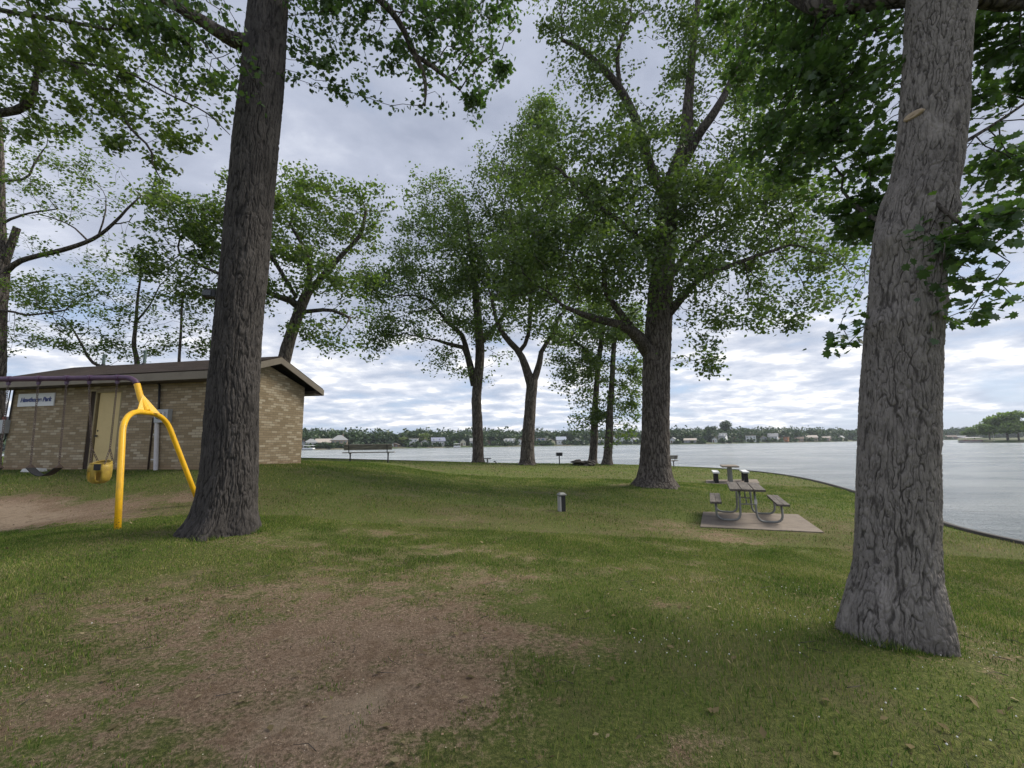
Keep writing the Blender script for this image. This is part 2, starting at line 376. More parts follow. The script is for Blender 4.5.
# brick
m_, t_, b = mat('tan_brick', (.3, .25, .18), .9, spec=.2)
co = t_.add('ShaderNodeTexCoord').outputs['Object']; sp = t_.add('ShaderNodeSeparateXYZ', i0=co)
bv = t_.add('ShaderNodeCombineXYZ', i0=t_.math('ADD', sp.outputs[0], sp.outputs[1]), i1=sp.outputs[2], i2=0.0).outputs[0]
def bricktex(c1, c2, mo, bias=0.0, off=.5):
    br = t_.add('ShaderNodeTexBrick', in_Vector=bv, in_Color1=(*c1, 1), in_Color2=(*c2, 1), in_Mortar=(*mo, 1), in_Scale=1.0)
    br.inputs['Mortar Size'].default_value = .006; br.inputs['Mortar Smooth'].default_value = .2; br.inputs['Bias'].default_value = bias
    br.inputs['Brick Width'].default_value = .225; br.inputs['Row Height'].default_value = .070; br.offset = off; return br
b1 = bricktex((0, 0, 0), (1, 1, 1), (.5, .5, .5))
bc = t_.ramp(b1.outputs['Color'], [(0, (.27, .205, .125)), (.40, (.33, .255, .16)), (.70, (.39, .305, .20)), (.88, (.53, .45, .33))])
bc = t_.mix(b1.outputs['Fac'], bc, (.20, .165, .12))
nz = t_.noise(co, 30, 4); nz2 = t_.noise(co, .9, 4)
bc = t_.mix(.25, bc, t_.mix(nz, (.1, .075, .05), (.33, .28, .2)))
bc = t_.mix(t_.math('MULTIPLY', t_.smooth(t_.math('ADD', sp.outputs[2], t_.math('MULTIPLY', nz2, .35)), .52, .12), .45), bc, (.24, .125, .07))
t_.l.new(bc, b.inputs['Base Color'])
t_.l.new(t_.add('ShaderNodeBump', in_Height=t_.math('SUBTRACT', t_.math('MULTIPLY', nz, .25), b1.outputs['Fac']), in_Strength=.6, in_Distance=.008).outputs[0], b.inputs['Normal'])
M['brick'] = m_
# shingles
m_, t_, b = mat('brown_shingle', (.07, .05, .04), .95, spec=.15)
co = t_.add('ShaderNodeTexCoord').outputs['Object']
br = t_.add('ShaderNodeTexBrick', in_Vector=co, in_Color1=(.028, .022, .019, 1), in_Color2=(.060, .046, .039, 1), in_Mortar=(.02, .016, .013, 1), in_Scale=1.0)
br.inputs['Mortar Size'].default_value = .004; br.inputs['Brick Width'].default_value = .3; br.inputs['Row Height'].default_value = .13
nz = t_.noise(co, 40, 4)
t_.l.new(t_.mix(.35, br.outputs[0], t_.mix(nz, (.02, .016, .014), (.075, .058, .05))), b.inputs['Base Color'])
t_.l.new(t_.add('ShaderNodeBump', in_Height=t_.math('SUBTRACT', nz, br.outputs['Fac']), in_Strength=.5, in_Distance=.01).outputs[0], b.inputs['Normal'])
M['shingle'] = m_

M['fascia'] = worn('taupe_paint', (.215, .185, .145), (.16, .135, .105), .6, sc=3)
M['soffit'] = worn('dark_soffit', (.07, .05, .04), sc=4)
M['door'] = worn('cream_door_paint', (.62, .48, .23), (.52, .40, .19), .5, sc=2, amt=.5)
M['doorframe'] = worn('door_frame_paint', (.30, .24, .13), rough=.6)
M['recess'] = worn('dark_brown_trim', (.040, .026, .018), rough=.8)
M['concrete'] = worn('concrete', (.20, .168, .14), (.125, .105, .09), .9, sc=3, bump=.4, amt=.7)
M['concrete_pale'] = worn('pale_concrete', (.62, .62, .60), (.45, .45, .43), .8, sc=8, amt=.5)
M['yellow'] = worn('yellow_powder_coat', (.88, .50, .015), (.76, .40, .012), .38, sc=5, amt=.5, spec=.5)
def chipped(m_, rust=(.16, .07, .03)):
    t_ = NT(m_.node_tree); b = m_.node_tree.nodes['Principled BSDF']; src = b.inputs['Base Color'].links[0].from_socket
    co = t_.add('ShaderNodeTexCoord').outputs['Object']; sp_ = t_.add('ShaderNodeSeparateXYZ', i0=co)
    low_ = t_.math('MULTIPLY', t_.smooth(sp_.outputs[2], .55, -.05), .10)
    k = t_.smooth(t_.math('ADD', t_.noise(co, 38, 5, .7), low_), .66, .70); t_.l.new(t_.mix(k, src, rust), b.inputs['Base Color'])
    d_ = t_.math('MULTIPLY', t_.smooth(t_.noise(t_.scale(co, (1, 1, .25)), 9, 5, .7), .5, .7), .35)
    t_.l.new(t_.mix(d_, t_.mix(k, src, rust), tuple([.30, .19, .05])), b.inputs['Base Color'])
chipped(M['yellow'])
M['purple'] = worn('purple_powder_coat', (.075, .035, .085), (.13, .075, .12), .45, sc=8, amt=.6, spec=.5)
M['chain'] = worn('chain_steel', (.12, .095, .085), (.07, .04, .03), .55, .6, sc=20)
M['black'] = worn('black_rubber', (.018, .018, .02), (.03, .03, .032), .6, sc=12)
M['bucket'] = worn('yellow_bucket_plastic', (.40, .28, .045), (.20, .12, .035), .5, sc=9, amt=.7)
M['galv'] = worn('galvanised_pipe', (.24, .245, .24), (.14, .14, .135), .5, .4, sc=12)
M['greybox'] = worn('grey_meter_box', (.42, .44, .47), (.33, .35, .37), .5, .2, sc=9)
M['pvc'] = worn('white_conduit', (.58, .56, .58), (.42, .40, .41), .5, sc=6)
M['vent'] = worn('greened_vent_pipe', (.10, .15, .14), (.2, .24, .22), .7, sc=9)
M['signwhite'] = worn('sign_white', (.74, .76, .80), (.6, .62, .68), .45, sc=5, amt=.3)
M['signblue'] = mat('sign_blue', (.025, .05, .22), .5)[0]
M['red'] = mat('faded_red', (.35, .05, .04), .6)[0]
M['plank'] = grain_wood('weathered_planks', (.06, .052, .046), (.15, .132, .118))
M['plank_x'] = grain_wood('weathered_planks_long', (.13, .12, .11), (.26, .24, .22), 'X')
M['pale_top'] = worn('pale_bench_top', (.66, .68, .70), (.5, .52, .53), .5, sc=9, amt=.4)
M['darksteel'] = worn('dark_steel', (.035, .037, .042), (.06, .055, .05), .6, .3, sc=12)
M['wall_edge'] = worn('seawall_black_edging', (.030, .028, .028), (.07, .065, .06), .8, sc=5, bump=.5)
M['bollard_pale'] = worn('bollard_pale_panel', (.40, .39, .38), (.28, .27, .26), .8, sc=9)
M['stone'] = worn('field_stone', (.05, .045, .04), (.10, .09, .08), .95, sc=6, bump=.6)
M['wood_cut'] = worn('cut_wood', (.42, .33, .24), (.3, .22, .16), .8, sc=20)
M['house_glass'] = mat('house_window', (.16, .18, .2), .3, spec=.6)[0]
M['glass_dark'] = mat('dark_window', (.03, .04, .05), .15, spec=.6)[0]

# slabs
def slab(name, corners, label):
    zz = [g(x, y) for x, y in corners]; top = float(np.mean(zz)) + (-.02 if corners[0][1] < 12 else .0); PADQ.append((corners, top - .022)); c = np.mean(corners, 0)
    r = empty(name, (c[0], c[1], top), label, 'slab')
    COL.objects.unlink(r); bpy.data.objects.remove(r)
    mb = MB().poly([(x - c[0], y - c[1], -.25) for x, y in corners], .25, (0, 0, 1))
    o = mb.build(name, M['concrete'], None, .01); o.location = (c[0], c[1], top); tag(o, label, 'concrete slab', kind='structure'); return top
NL, NR, FR, FL = P(700, 525, 9.35), P(824, 531.5, 8.65), P(798, 514.5, 10.7), P(703, 511, 11.25)
slab_z = slab('concrete_pad', [tuple(q[:2]) for q in (NL, NR, FR, FL)], 'brownish concrete pad under the nearer picnic table')
s2 = [on_ground(706, 19.6)[:2], on_ground(760, 19.6)[:2], on_ground(757, 21.6)[:2], on_ground(706, 21.6)[:2]]
slab2_z = slab('concrete_pad', [tuple(q) for q in s2], 'pale concrete pad under the farther picnic table')
# ------------------------------------------------------------------ ground
xs = np.concatenate([np.arange(-220, -36, 8), np.arange(-36, -18, 1.0), np.arange(-18, 17.6, .2), np.arange(18, 60, 6), [120, 220]])
ys = np.concatenate([np.arange(-220, -14, 8), np.arange(-14, 0, .8), np.arange(0, 41.6, .2), np.arange(42, 60, 4)])
X, Y = np.meshgrid(xs, ys); nx, ny = len(xs), len(ys); X = X.ravel(); Y = Y.ravel()
sdv, nr = shore_sd(X, Y)
snap = (np.abs(sdv) < .13); X = np.where(snap, nr[:, 0], X); Y = np.where(snap, nr[:, 1], Y); sdv = np.where(snap, 0, sdv)
Z = tz(X, Y)
Z = np.where(sdv < 0, -5.0, Z)
idx = np.arange(nx * ny).reshape(ny, nx)
FQ = np.stack([idx[:-1, :-1].ravel(), idx[:-1, 1:].ravel(), idx[1:, 1:].ravel(), idx[1:, :-1].ravel()], -1)
lawn = mesh_np('ground', np.stack([X, Y, Z], -1), FQ, M['ground'], None, True, {'dirt': dirt(X, Y)})
tag(lawn, 'mown park lawn with bare gravelly dirt patches sloping to the lake', 'lawn', kind='structure')
# water
wat = MB(); wat.poly([(-1500, -300, WATER), (1500, -300, WATER), (1500, 1500, WATER), (-1500, 1500, WATER)])
tag(wat.build('lake_water', M['water']), 'choppy silver grey lake', 'lake', kind='structure')
# seawall with black edging
cap = MB(); pts = SHS[(SHS[:, 0] > -60) & (SHS[:, 1] > -30)]
pts = catmull(pts[::2], 4)
tan = np.gradient(pts, axis=0); tan /= np.linalg.norm(tan, axis=1)[:, None]; nrm = np.stack([-tan[:, 1], tan[:, 0]], -1)   # points to the water
zz = tz(pts[:, 0], pts[:, 1])
prof = [(-.05, .06), (.10, .06), (.09, -.22), (.06, -.22), (.06, -2.2), (-.05, -2.2)]
V = np.array([[p[0] + n_[0] * a, p[1] + n_[1] * a, z + h] for p, n_, z in zip(pts, nrm, zz) for a, h in prof])
k = len(prof); i = np.arange(len(pts) - 1)[:, None] * k + np.arange(k)[None]; j = np.arange(len(pts) - 1)[:, None] * k + (np.arange(k)[None] + 1) % k
sw = mesh_np('seawall', V, np.stack([i.ravel(), (i + k).ravel(), (j + k).ravel(), j.ravel()], -1), M['wall_edge'])
tag(sw, 'low black edged seawall along the curving water line', 'seawall')

# ------------------------------------------------------------------ grass blades
def in_view(x, y, m_=1.12): return np.abs(x) < np.maximum(y, 0) * 1.2 * m_ + 1.0
PADS = [[q[:2] for q in (NL, NR, FR, FL)], s2]
def in_quad(x, y, q):
    r = np.ones(len(x), bool)
    for a, b_ in zip(q, q[1:] + q[:1]): r &= ((b_[0] - a[0]) * (y - a[1]) - (b_[1] - a[1]) * (x - a[0])) > -.02
    return r
TRUNKS = []
def vnoise(x, y, sc):
    """smooth value noise, vectorised"""
    x = x * sc; y = y * sc; xi = np.floor(x).astype(int); yi = np.floor(y).astype(int); fx = x - xi; fy = y - yi
    fx = fx * fx * (3 - 2 * fx); fy = fy * fy * (3 - 2 * fy)
    def h(a, b_):
        n_ = (a * 374761393 + b_ * 668265263) & 0xffffffff; n_ = ((n_ ^ (n_ >> 13)) * 1274126177) & 0xffffffff
        return ((n_ ^ (n_ >> 16)) & 0xffff) / 65535.0
    return (h(xi, yi) * (1 - fx) + h(xi + 1, yi) * fx) * (1 - fy) + (h(xi, yi + 1) * (1 - fx) + h(xi + 1, yi + 1) * fx) * fy
def blades(name, n, y0, y1, hgt, wid, matr, label, cat, thr=.5, seed=1, xr=None):
    r = np.random.default_rng(seed)
    # equal density in area over wedge
    y = y0 + (y1 - y0) * r.random(n * 3) ** .6; x = (r.random(n * 3) * 2 - 1) * (y1 * 1.35 + 1)
    k = in_view(x, y); x, y = x[k][:n], y[k][:n]
    sd_, _ = shore_sd(x, y); k = sd_ > .08
    for q in PADS: k &= ~in_quad(x, y, list(q))
    k &= ~in_quad(x, y, [(-15.2, 12.3), (-7.6, 11.0), (-6.9, 14.5), (-14.6, 15.9)])
    d = dirt(x, y) + (vnoise(x, y, 5.0) - .5) * .7 + (vnoise(x, y, 17.0) - .5) * .4
    k &= (d + (r.random(len(x)) - .5) * .45 < thr)
    for tx, ty, tr in TRUNKS: k &= np.hypot(x - tx, y - ty) > tr
    x, y, d = x[k], y[k], d[k]; n = len(x); z = tz(x, y)
    lush = np.clip(1.15 - d * .9, .35, 1.2) * (.6 + .8 * vnoise(x, y, 1.7))
    h = hgt * lush * r.uniform(.5, 1.35, n); w = wid * r.uniform(.6, 1.4, n); th = r.uniform(0, 2 * np.pi, n); ph = th + r.normal(0, .6, n) + np.pi / 2
    ln = h * np.abs(r.normal(.55, .45, n))
    bx, by = np.cos(th) * w, np.sin(th) * w; lx, ly = np.cos(ph) * ln, np.sin(ph) * ln
    V = np.empty((n, 5, 3))
    V[:, 0] = np.stack([x - bx, y - by, z - .006], -1); V[:, 1] = np.stack([x + bx, y + by, z - .006], -1)
    V[:, 2] = np.stack([x + bx * .75 + lx * .4, y + by * .75 + ly * .4, z + h * .6], -1); V[:, 3] = np.stack([x - bx * .75 + lx * .4, y - by * .75 + ly * .4, z + h * .6], -1)
    V[:, 4] = np.stack([x + lx, y + ly, z + h], -1)
    b0 = np.arange(n)[:, None] * 5
    o = mesh_np(name, V.reshape(-1, 3), [b0 + np.array([[0, 1, 2, 3]]), b0 + np.array([[3, 2, 4]])], matr)
    return tag(o, label, cat, kind='stuff')
def grass_mat(name, stops):
    m_, t_, b = mat(name); nt = m_.node_tree; nt.nodes.remove(b); o = nt.nodes['Material Output']
    geo = t_.add('ShaderNodeNewGeometry'); co = t_.add('ShaderNodeTexCoord').outputs['Object']
    f = t_.math('ADD', t_.math('MULTIPLY', geo.outputs['Random Per Island'], .75), t_.math('MULTIPLY', t_.math('SUBTRACT', t_.noise(co, .8, 4, .6), .42), 1.3))
    c = t_.ramp(f, stops); d = t_.add('ShaderNodeBsdfDiffuse', in_Color=c); tr = t_.add('ShaderNodeBsdfTranslucent', in_Color=c)
    mx = t_.add('ShaderNodeMixShader', i0=.35); t_.l.new(d.outputs[0], mx.inputs[1]); t_.l.new(tr.outputs[0], mx.inputs[2]); t_.l.new(mx.outputs[0], o.inputs[0]); return m_
M['blade'] = grass_mat('grass_blade', [(0.0, (.030, .068, .014)), (.32, (.075, .145, .026)), (.60, (.145, .215, .042)), (.82, (.27, .28, .085)), (1, (.46, .39, .21))])
M['tuft'] = None
M['straw'] = grass_mat('dry_blade', [(0.0, (.12, .10, .055)), (.5, (.22, .18, .10)), (1, (.38, .32, .21))])


# ------------------------------------------------------------------ trees
def resample(pts, rad, ds):
    P_ = catmull(pts, 8); R_ = catmull(np.array(rad)[:, None], 8)[:, 0]
    L = np.concatenate([[0], np.cumsum(np.linalg.norm(np.diff(P_, axis=0), axis=1))]); n = max(4, int(L[-1] / ds)); s = np.linspace(0, L[-1], n)
    return np.stack([np.interp(s, L, P_[:, i]) for i in range(3)], -1), np.interp(s, L, R_), s

def trunk_mesh(path, nu=64, ds=.06, cell=(.05, .16), amp=.012, lobes=5, flare=.10, seed=0, burls=()):
    """round trunk with root lobes and cracked bark ridges as real relief"""
    r = np.random.default_rng(seed); pts = np.array([p for p, _ in path]); rad = np.array([q for _, q in path])
    C_, R_, s = resample(pts, rad, ds); nv = len(C_); th = np.linspace(0, 2 * np.pi, nu, endpoint=False)
    TH, SS = np.meshgrid(th, s); RR = np.repeat(R_[:, None], nu, 1)
    base = .30; hh = np.maximum(SS - base, 0)
    ph = r.uniform(0, 6.28, 4)
    lob = np.cos(TH * lobes + ph[0]) * .6 + np.cos(TH * (lobes + 2) + ph[1]) * .3 + np.cos(TH * 2 + ph[2]) * .4
    RR = RR * (1 + flare * lob * np.exp(-hh / .38)) * (1 + .025 * np.sin(TH * 2 + SS * .9 + ph[3]) + .018 * np.sin(TH * 3 - SS * 1.7) + .012 * np.sin(TH * 5 + SS * 4.1))
    for (bs, bth, bw, bh, ba) in burls:
        dth = np.angle(np.exp(1j * (TH - bth))); RR = RR + ba * np.exp(-(dth / bw) ** 2 - ((SS - bs) / bh) ** 2)
    ridge = np.ones_like(RR)
    if amp:
        r0 = float(np.median(R_)); NC = max(6, int(round(2 * np.pi * r0 / cell[0])))
        def pn(fu, fv, sd, wu=0, wv=0):
            """value noise, periodic round the trunk; fu cells round, fv cells per metre"""
            fu = int(fu); x = TH / (2 * np.pi) * fu + wu; y = SS * fv + wv; xi = np.floor(x).astype(int); yi = np.floor(y).astype(int); fx = x - xi; fy = y - yi
            fx = fx * fx * (3 - 2 * fx); fy = fy * fy * (3 - 2 * fy)
            def h(a, b_):
                n_ = ((a % fu) * 374761393 + b_ * 668265263 + sd * 144665) & 0xffffffff; n_ = ((n_ ^ (n_ >> 13)) * 1274126177) & 0xffffffff
                return ((n_ ^ (n_ >> 16)) & 0xffff) / 65535.0
            return (h(xi, yi) * (1 - fx) + h(xi + 1, yi) * fx) * (1 - fy) + (h(xi, yi + 1) * (1 - fx) + h(xi + 1, yi + 1) * fx) * fy
        fv = 1.0 / cell[1]
        w1_ = (pn(NC / 3, fv * 1.1, seed + 1) - .5) * .75 + (pn(NC, fv * 3, seed + 2) - .5) * .6
        w2_ = (pn(NC / 2, fv, seed + 3) - .5) * 1.0
        n1_ = pn(NC, fv, seed + 4, w1_, w2_); n2_ = pn(NC * 2, fv * 2.1, seed + 5, w1_ * 1.6, w2_ * 2)
        a_ = np.clip(np.abs(n1_ - .5) / .14, 0, 1); b_2 = np.clip(np.abs(n2_ - .5) / .15, 0, 1)
        e = np.minimum(a_, .35 + .65 * b_2); cr_ = np.clip(np.abs(pn(NC * .8, fv * 3.2, seed + 6, 0, w1_ * .8) - .5) / .10, 0, 1); e = e * (.72 + .28 * cr_)
        ridge = e * e * (3 - 2 * e)
        rough_ = (pn(NC * 4, fv * 8, seed + 7) - .5) * .5 + (pn(NC * 2, fv * 5, seed + 8) - .5) * .6 + (pn(NC / 2, fv * 1.5, seed + 9) - .5) * .5
        RR = RR + amp * (ridge - .6 + rough_ * .8) * np.clip(RR / r0, .5, 1.3)
    V = np.stack([C_[:, 0:1] + RR * np.cos(TH), C_[:, 1:2] + RR * np.sin(TH), np.repeat(C_[:, 2:3], nu, 1)], -1)
    i_ = np.arange(nv * nu).reshape(nv, nu); j_ = np.roll(i_, -1, 1)
    Fq = np.stack([i_[:-1].ravel(), j_[:-1].ravel(), j_[1:].ravel(), i_[1:].ravel()], -1)
    return V.reshape(-1, 3), Fq, ridge.ravel()

def grow(nodes, parent, seeds, att, step, kill, maxit, rs):
    """space colonisation: branches that reach every attraction point"""
    N = [np.array(n_) for n_ in nodes]; par = list(parent); att = np.array(att); alive = np.ones(len(att), bool)
    sd_ = np.array(seeds); NN = np.array(N)
    d2 = ((att[:, None] - NN[sd_][None]) ** 2).sum(-1); near = sd_[d2.argmin(1)]; nd = np.sqrt(d2.min(1)); alive &= nd > kill
    nch = {}
    for it in range(maxit):
        if not alive.any(): break
        ids = np.where(alive)[0]; new = []; NN = np.array(N)
        vec = att[ids] - NN[near[ids]]; vec /= np.linalg.norm(vec, axis=1)[:, None] + 1e-9
        order = np.argsort(near[ids], kind='stable'); srt = near[ids][order]; cuts = np.where(np.diff(srt))[0] + 1
        for grp in np.split(order, cuts):
            k = near[ids][grp[0]]
            if nch.get(k, 0) >= 4: continue
            dr = vec[grp].mean(0) + rs.normal(0, .16, 3); ln = np.linalg.norm(dr)
            if ln < .15: dr = vec[grp[0]] + rs.normal(0, .1, 3); ln = np.linalg.norm(dr)
            new.append((k, NN[k] + dr / ln * step))
        if not new: break
        b0 = len(N)
        for k, p in new: N.append(p); par.append(k); nch[k] = nch.get(k, 0) + 1
        A = np.array([p for _, p in new]); aid = np.where(alive)[0]
        d2 = ((att[aid][:, None] - A[None]) ** 2).sum(-1); mn = np.sqrt(d2.min(1)); am = d2.argmin(1)
        up = mn < nd[aid]; nd[aid[up]] = mn[up]; near[aid[up]] = b0 + am[up]
        # stuck points die
        alive[aid] &= (nd[aid] > kill)
        blocked = np.array([nch.get(k, 0) >= 4 for k in near[aid]]); alive[aid] &= ~blocked
    return np.array(N), np.array(par)

def skeleton_mesh(N, par, rad, first, nsmax=8):
    """tubes along chains, N[i] for i>=first are the branches"""
    n = len(N); ch = [[] for _ in range(n)]
    for i in range(n):
        if par[i] >= 0: ch[par[i]].append(i)
    V = []; Fs = {}; vb = 0
    starts = [(par[i], i) for i in range(n) if par[i] >= 0 and i >= first and par[i] < first]
    stack = list(starts); faces = []
    while stack:
        p, i = stack.pop(); chain = [p, i]; k = i
        while ch[k]:
            c = sorted(ch[k], key=lambda q: -rad[q]); 
            for q in c[1:]: stack.append((k, q))
            k = c[0]; chain.append(k)
        pts = N[chain]; rr = rad[chain].copy(); rr[0] = min(rr[0], rr[1] * 1.15)
        ns = 8 if rr[1] > .06 else (5 if rr[1] > .02 else 3)
        T = np.gradient(pts, axis=0); T /= np.linalg.norm(T, axis=1)[:, None] + 1e-9
        ref = np.array([.3, .2, 1.]) if abs(T[0, 2]) < .8 else np.array([1., .1, 0]); rows = []
        for q in range(len(pts)):
            a = ref - T[q] * (ref @ T[q]); a /= np.linalg.norm(a) + 1e-9; c = np.cross(T[q], a); ref = a
            th = np.arange(ns) * 2 * np.pi / ns; rows.append(pts[q] + (np.cos(th)[:, None] * a + np.sin(th)[:, None] * c) * rr[q])
        V.append(np.vstack(rows)); i_ = np.arange(len(pts) * ns).reshape(len(pts), ns) + vb; j_ = np.roll(i_, -1, 1)
        faces.append(np.stack([i_[:-1].ravel(), j_[:-1].ravel(), j_[1:].ravel(), i_[1:].ravel()], -1)); vb += len(pts) * ns
    if not V: return None
    return np.vstack(V), np.vstack(faces)

# leaf outlines: points and faces
def _lobed():
    o = [(0, 0, 0), (.10, .16), (.34, .12), (.30, .30), (.50, .46), (.30, .54), (.36, .74), (.14, .76), (0, 1.0)]
    v = [(0, 0, 0)] + [(a, b_, .18 * a) for a, b_ in o[1:8]] + [(0, 1.0, 0)] + [(-a, b_, .18 * a) for a, b_ in o[1:8]]
    return np.array(v), [np.array([[0, 1, 2, 3, 4, 5, 6, 7, 8]]), np.array([[8, 15, 14, 13, 12, 11, 10, 9, 0]])]
def _simple():
    v = [(0, 0, 0), (.34, .45, .08), (0, 1, 0), (-.34, .45, .08)]
    return np.array(v), [np.array([[0, 1, 2], [0, 2, 3]])]
LOBED, SIMPLE = _lobed(), _simple()
def leaf_mesh(pos, size, tmpl, rs, up=.5, droop=0.0):
    n = len(pos); a = rs.normal(size=(n, 3)); a[:, 2] = a[:, 2] * .55 - droop; a /= np.linalg.norm(a, axis=1)[:, None]     # leaf axis
    nn = rs.normal(size=(n, 3)) * (1 - up) + np.array([0, 0, up * 1.6]); nn -= a * (nn * a).sum(1)[:, None]; nn /= np.linalg.norm(nn, axis=1)[:, None] + 1e-9
    s_ = np.cross(a, nn); tv, tf = tmpl; sz = size * rs.uniform(.6, 1.3, n)
    V = pos[:, None] + sz[:, None, None] * (tv[None, :, 0:1] * s_[:, None] + tv[None, :, 1:2] * a[:, None] + tv[None, :, 2:3] * nn[:, None])
    k = len(tv); b0 = np.arange(n) * k
    return V.reshape(-1, 3), [(b0[:, None, None] + f[None]).reshape(-1, f.shape[1]) for f in tf]

def tree(name, label, trunk, limbs=(), blobs=(), seed_from=2, step=.4, kill=.5, tip=.008, K=14, spread=.3, leaf=.14, tmpl=SIMPLE, lmat='leaf', bmat='bark', nu=40, ds=.12,
         cell=(.07, .25), amp=.012, flare=.10, rs=1, group=None, up=.5, droop=.1, burls=(), thin=5.0, basez=None, lobes=5, seeds_only=None, expo=2.3):
    """trunk/limbs: lists of (u, v, distance, width px); blobs: (u, v, distance, ru, rv, rd metres, attractors)"""
    r = np.random.default_rng(rs)
    T = [PW(*q) for q in trunk]
    gz = g(T[0][0][0], T[0][0][1]) if basez is None else basez
    b0 = T[0][0].copy(); b0[2] = gz - .3; T = [(b0, T[0][1] * 1.08)] + T
    if T[1][0][2] <= gz - .15: T[1] = (np.array([T[1][0][0], T[1][0][1], gz]), T[1][1])
    root = empty(name, (b0[0], b0[1], gz), label, 'tree', group); TRUNKS.append((b0[0], b0[1], T[1][1] * .98))
    V, Fq, rid = trunk_mesh(T, nu, ds, cell, amp, lobes, flare, rs, burls)
    mesh_np('trunk', V, Fq, M[bmat], root, True, {'ridge': rid})
    # skeleton nodes
    tp, tr, _ = resample(np.array([p for p, _ in T]), [q for _, q in T], step)
    N = [p for p in tp]; par = [-1] + list(range(len(tp) - 1)); fixed = {i: tr[i] for i in range(len(tp))}; first = len(tp)
    seeds = []
    zmin = P(trunk[0][0], seed_from, trunk[0][2])[2] if seed_from > 10 else -9
    seeds += [i for i in range(len(tp)) if tp[i][2] > zmin]
    for L in limbs:
        q = [PW(*w) for w in L]; lp, lr, _ = resample(np.array([a for a, _ in q]), [b_ for _, b_ in q], step)
        d = [np.linalg.norm(a - lp[0]) for a in N]; k = int(np.argmin(d))
        for i, (a, b_) in enumerate(zip(lp, lr)):
            N.append(a); par.append(k); k = len(N) - 1; fixed[k] = b_; seeds.append(k)
    att = []
    for u, v, d, ru, rv, rd, n in blobs:
        c = P(u, v, d); f = d / FPX; w = r.normal(size=(n, 3)); w /= np.linalg.norm(w, axis=1)[:, None]; w *= (r.random(n) ** .40)[:, None] * r.choice([1.0, 1.0, 1.25], n)[:, None]
        if v < 0: f *= 1.1
        att.append(c + w * np.array([ru * f, rd, rv * f]))
    att = np.vstack(att)
    N, par = grow(N, par, seeds, att, step, kill, 130, r)
    n = len(N); cnt = np.zeros(n); area = np.zeros(n); nchild = np.zeros(n, int)
    for i in range(n - 1, -1, -1):
        if nchild[i] == 0: area[i] = tip ** expo
        rad_i = area[i] ** (1 / expo)
        if i in fixed and fixed[i] is not None: rad_i = fixed[i]
        cnt[i] += 1
        if par[i] >= 0 and i >= 0: area[par[i]] += area[i]; nchild[par[i]] += 1; cnt[par[i]] += cnt[i]
    rad = area ** (1 / expo)
    for i, q in fixed.items(): rad[i] = max(q, 0.4 * tip)
    for i in range(first, n):
        if i not in fixed and par[i] >= 0: rad[i] = min(rad[i], rad[par[i]] * .85 if par[i] in fixed else rad[par[i]])
    sk = skeleton_mesh(N, par, rad, first)
    if sk: mesh_np('branches', sk[0], sk[1], M['bark_limb'], root, True)
    tw = np.array([i for i in range(first, n) if rad[i] < tip * thin and i not in fixed])
    if len(tw) and K:
        # leaves in tufts along the twigs, more at the ends
        rep = np.where(nchild[tw] == 0, K * 2.6, K * .62); q_ = N[tw] * (.9 / (spread * 4.2)) * 2.2; cl_ = np.sin(q_[:, 0] + 1.3 * np.sin(q_[:, 2])) + np.sin(q_[:, 1] * 1.1 + 2 * np.sin(q_[:, 0] * .7)) + np.sin(q_[:, 2] * 1.3 + np.sin(q_[:, 1])); rep = rep * np.clip(1.05 + .5 * cl_, .25, 2.0) * r.lognormal(-.15, .5, len(tw)); rep = (rep * r.uniform(.35, 1.5, len(tw))).astype(int); idx_ = np.repeat(tw, rep)
        off = r.normal(0, 1, (len(idx_), 3)); off *= spread * np.array([1, 1, .62])
        pos = N[idx_] + off
        V, Fs_ = leaf_mesh(pos, leaf, tmpl, r, up, droop); mesh_np('crown', V, Fs_, M[lmat], root)
        print(name, 'nodes', n, 'leaves', len(pos))
    return root, N, rad

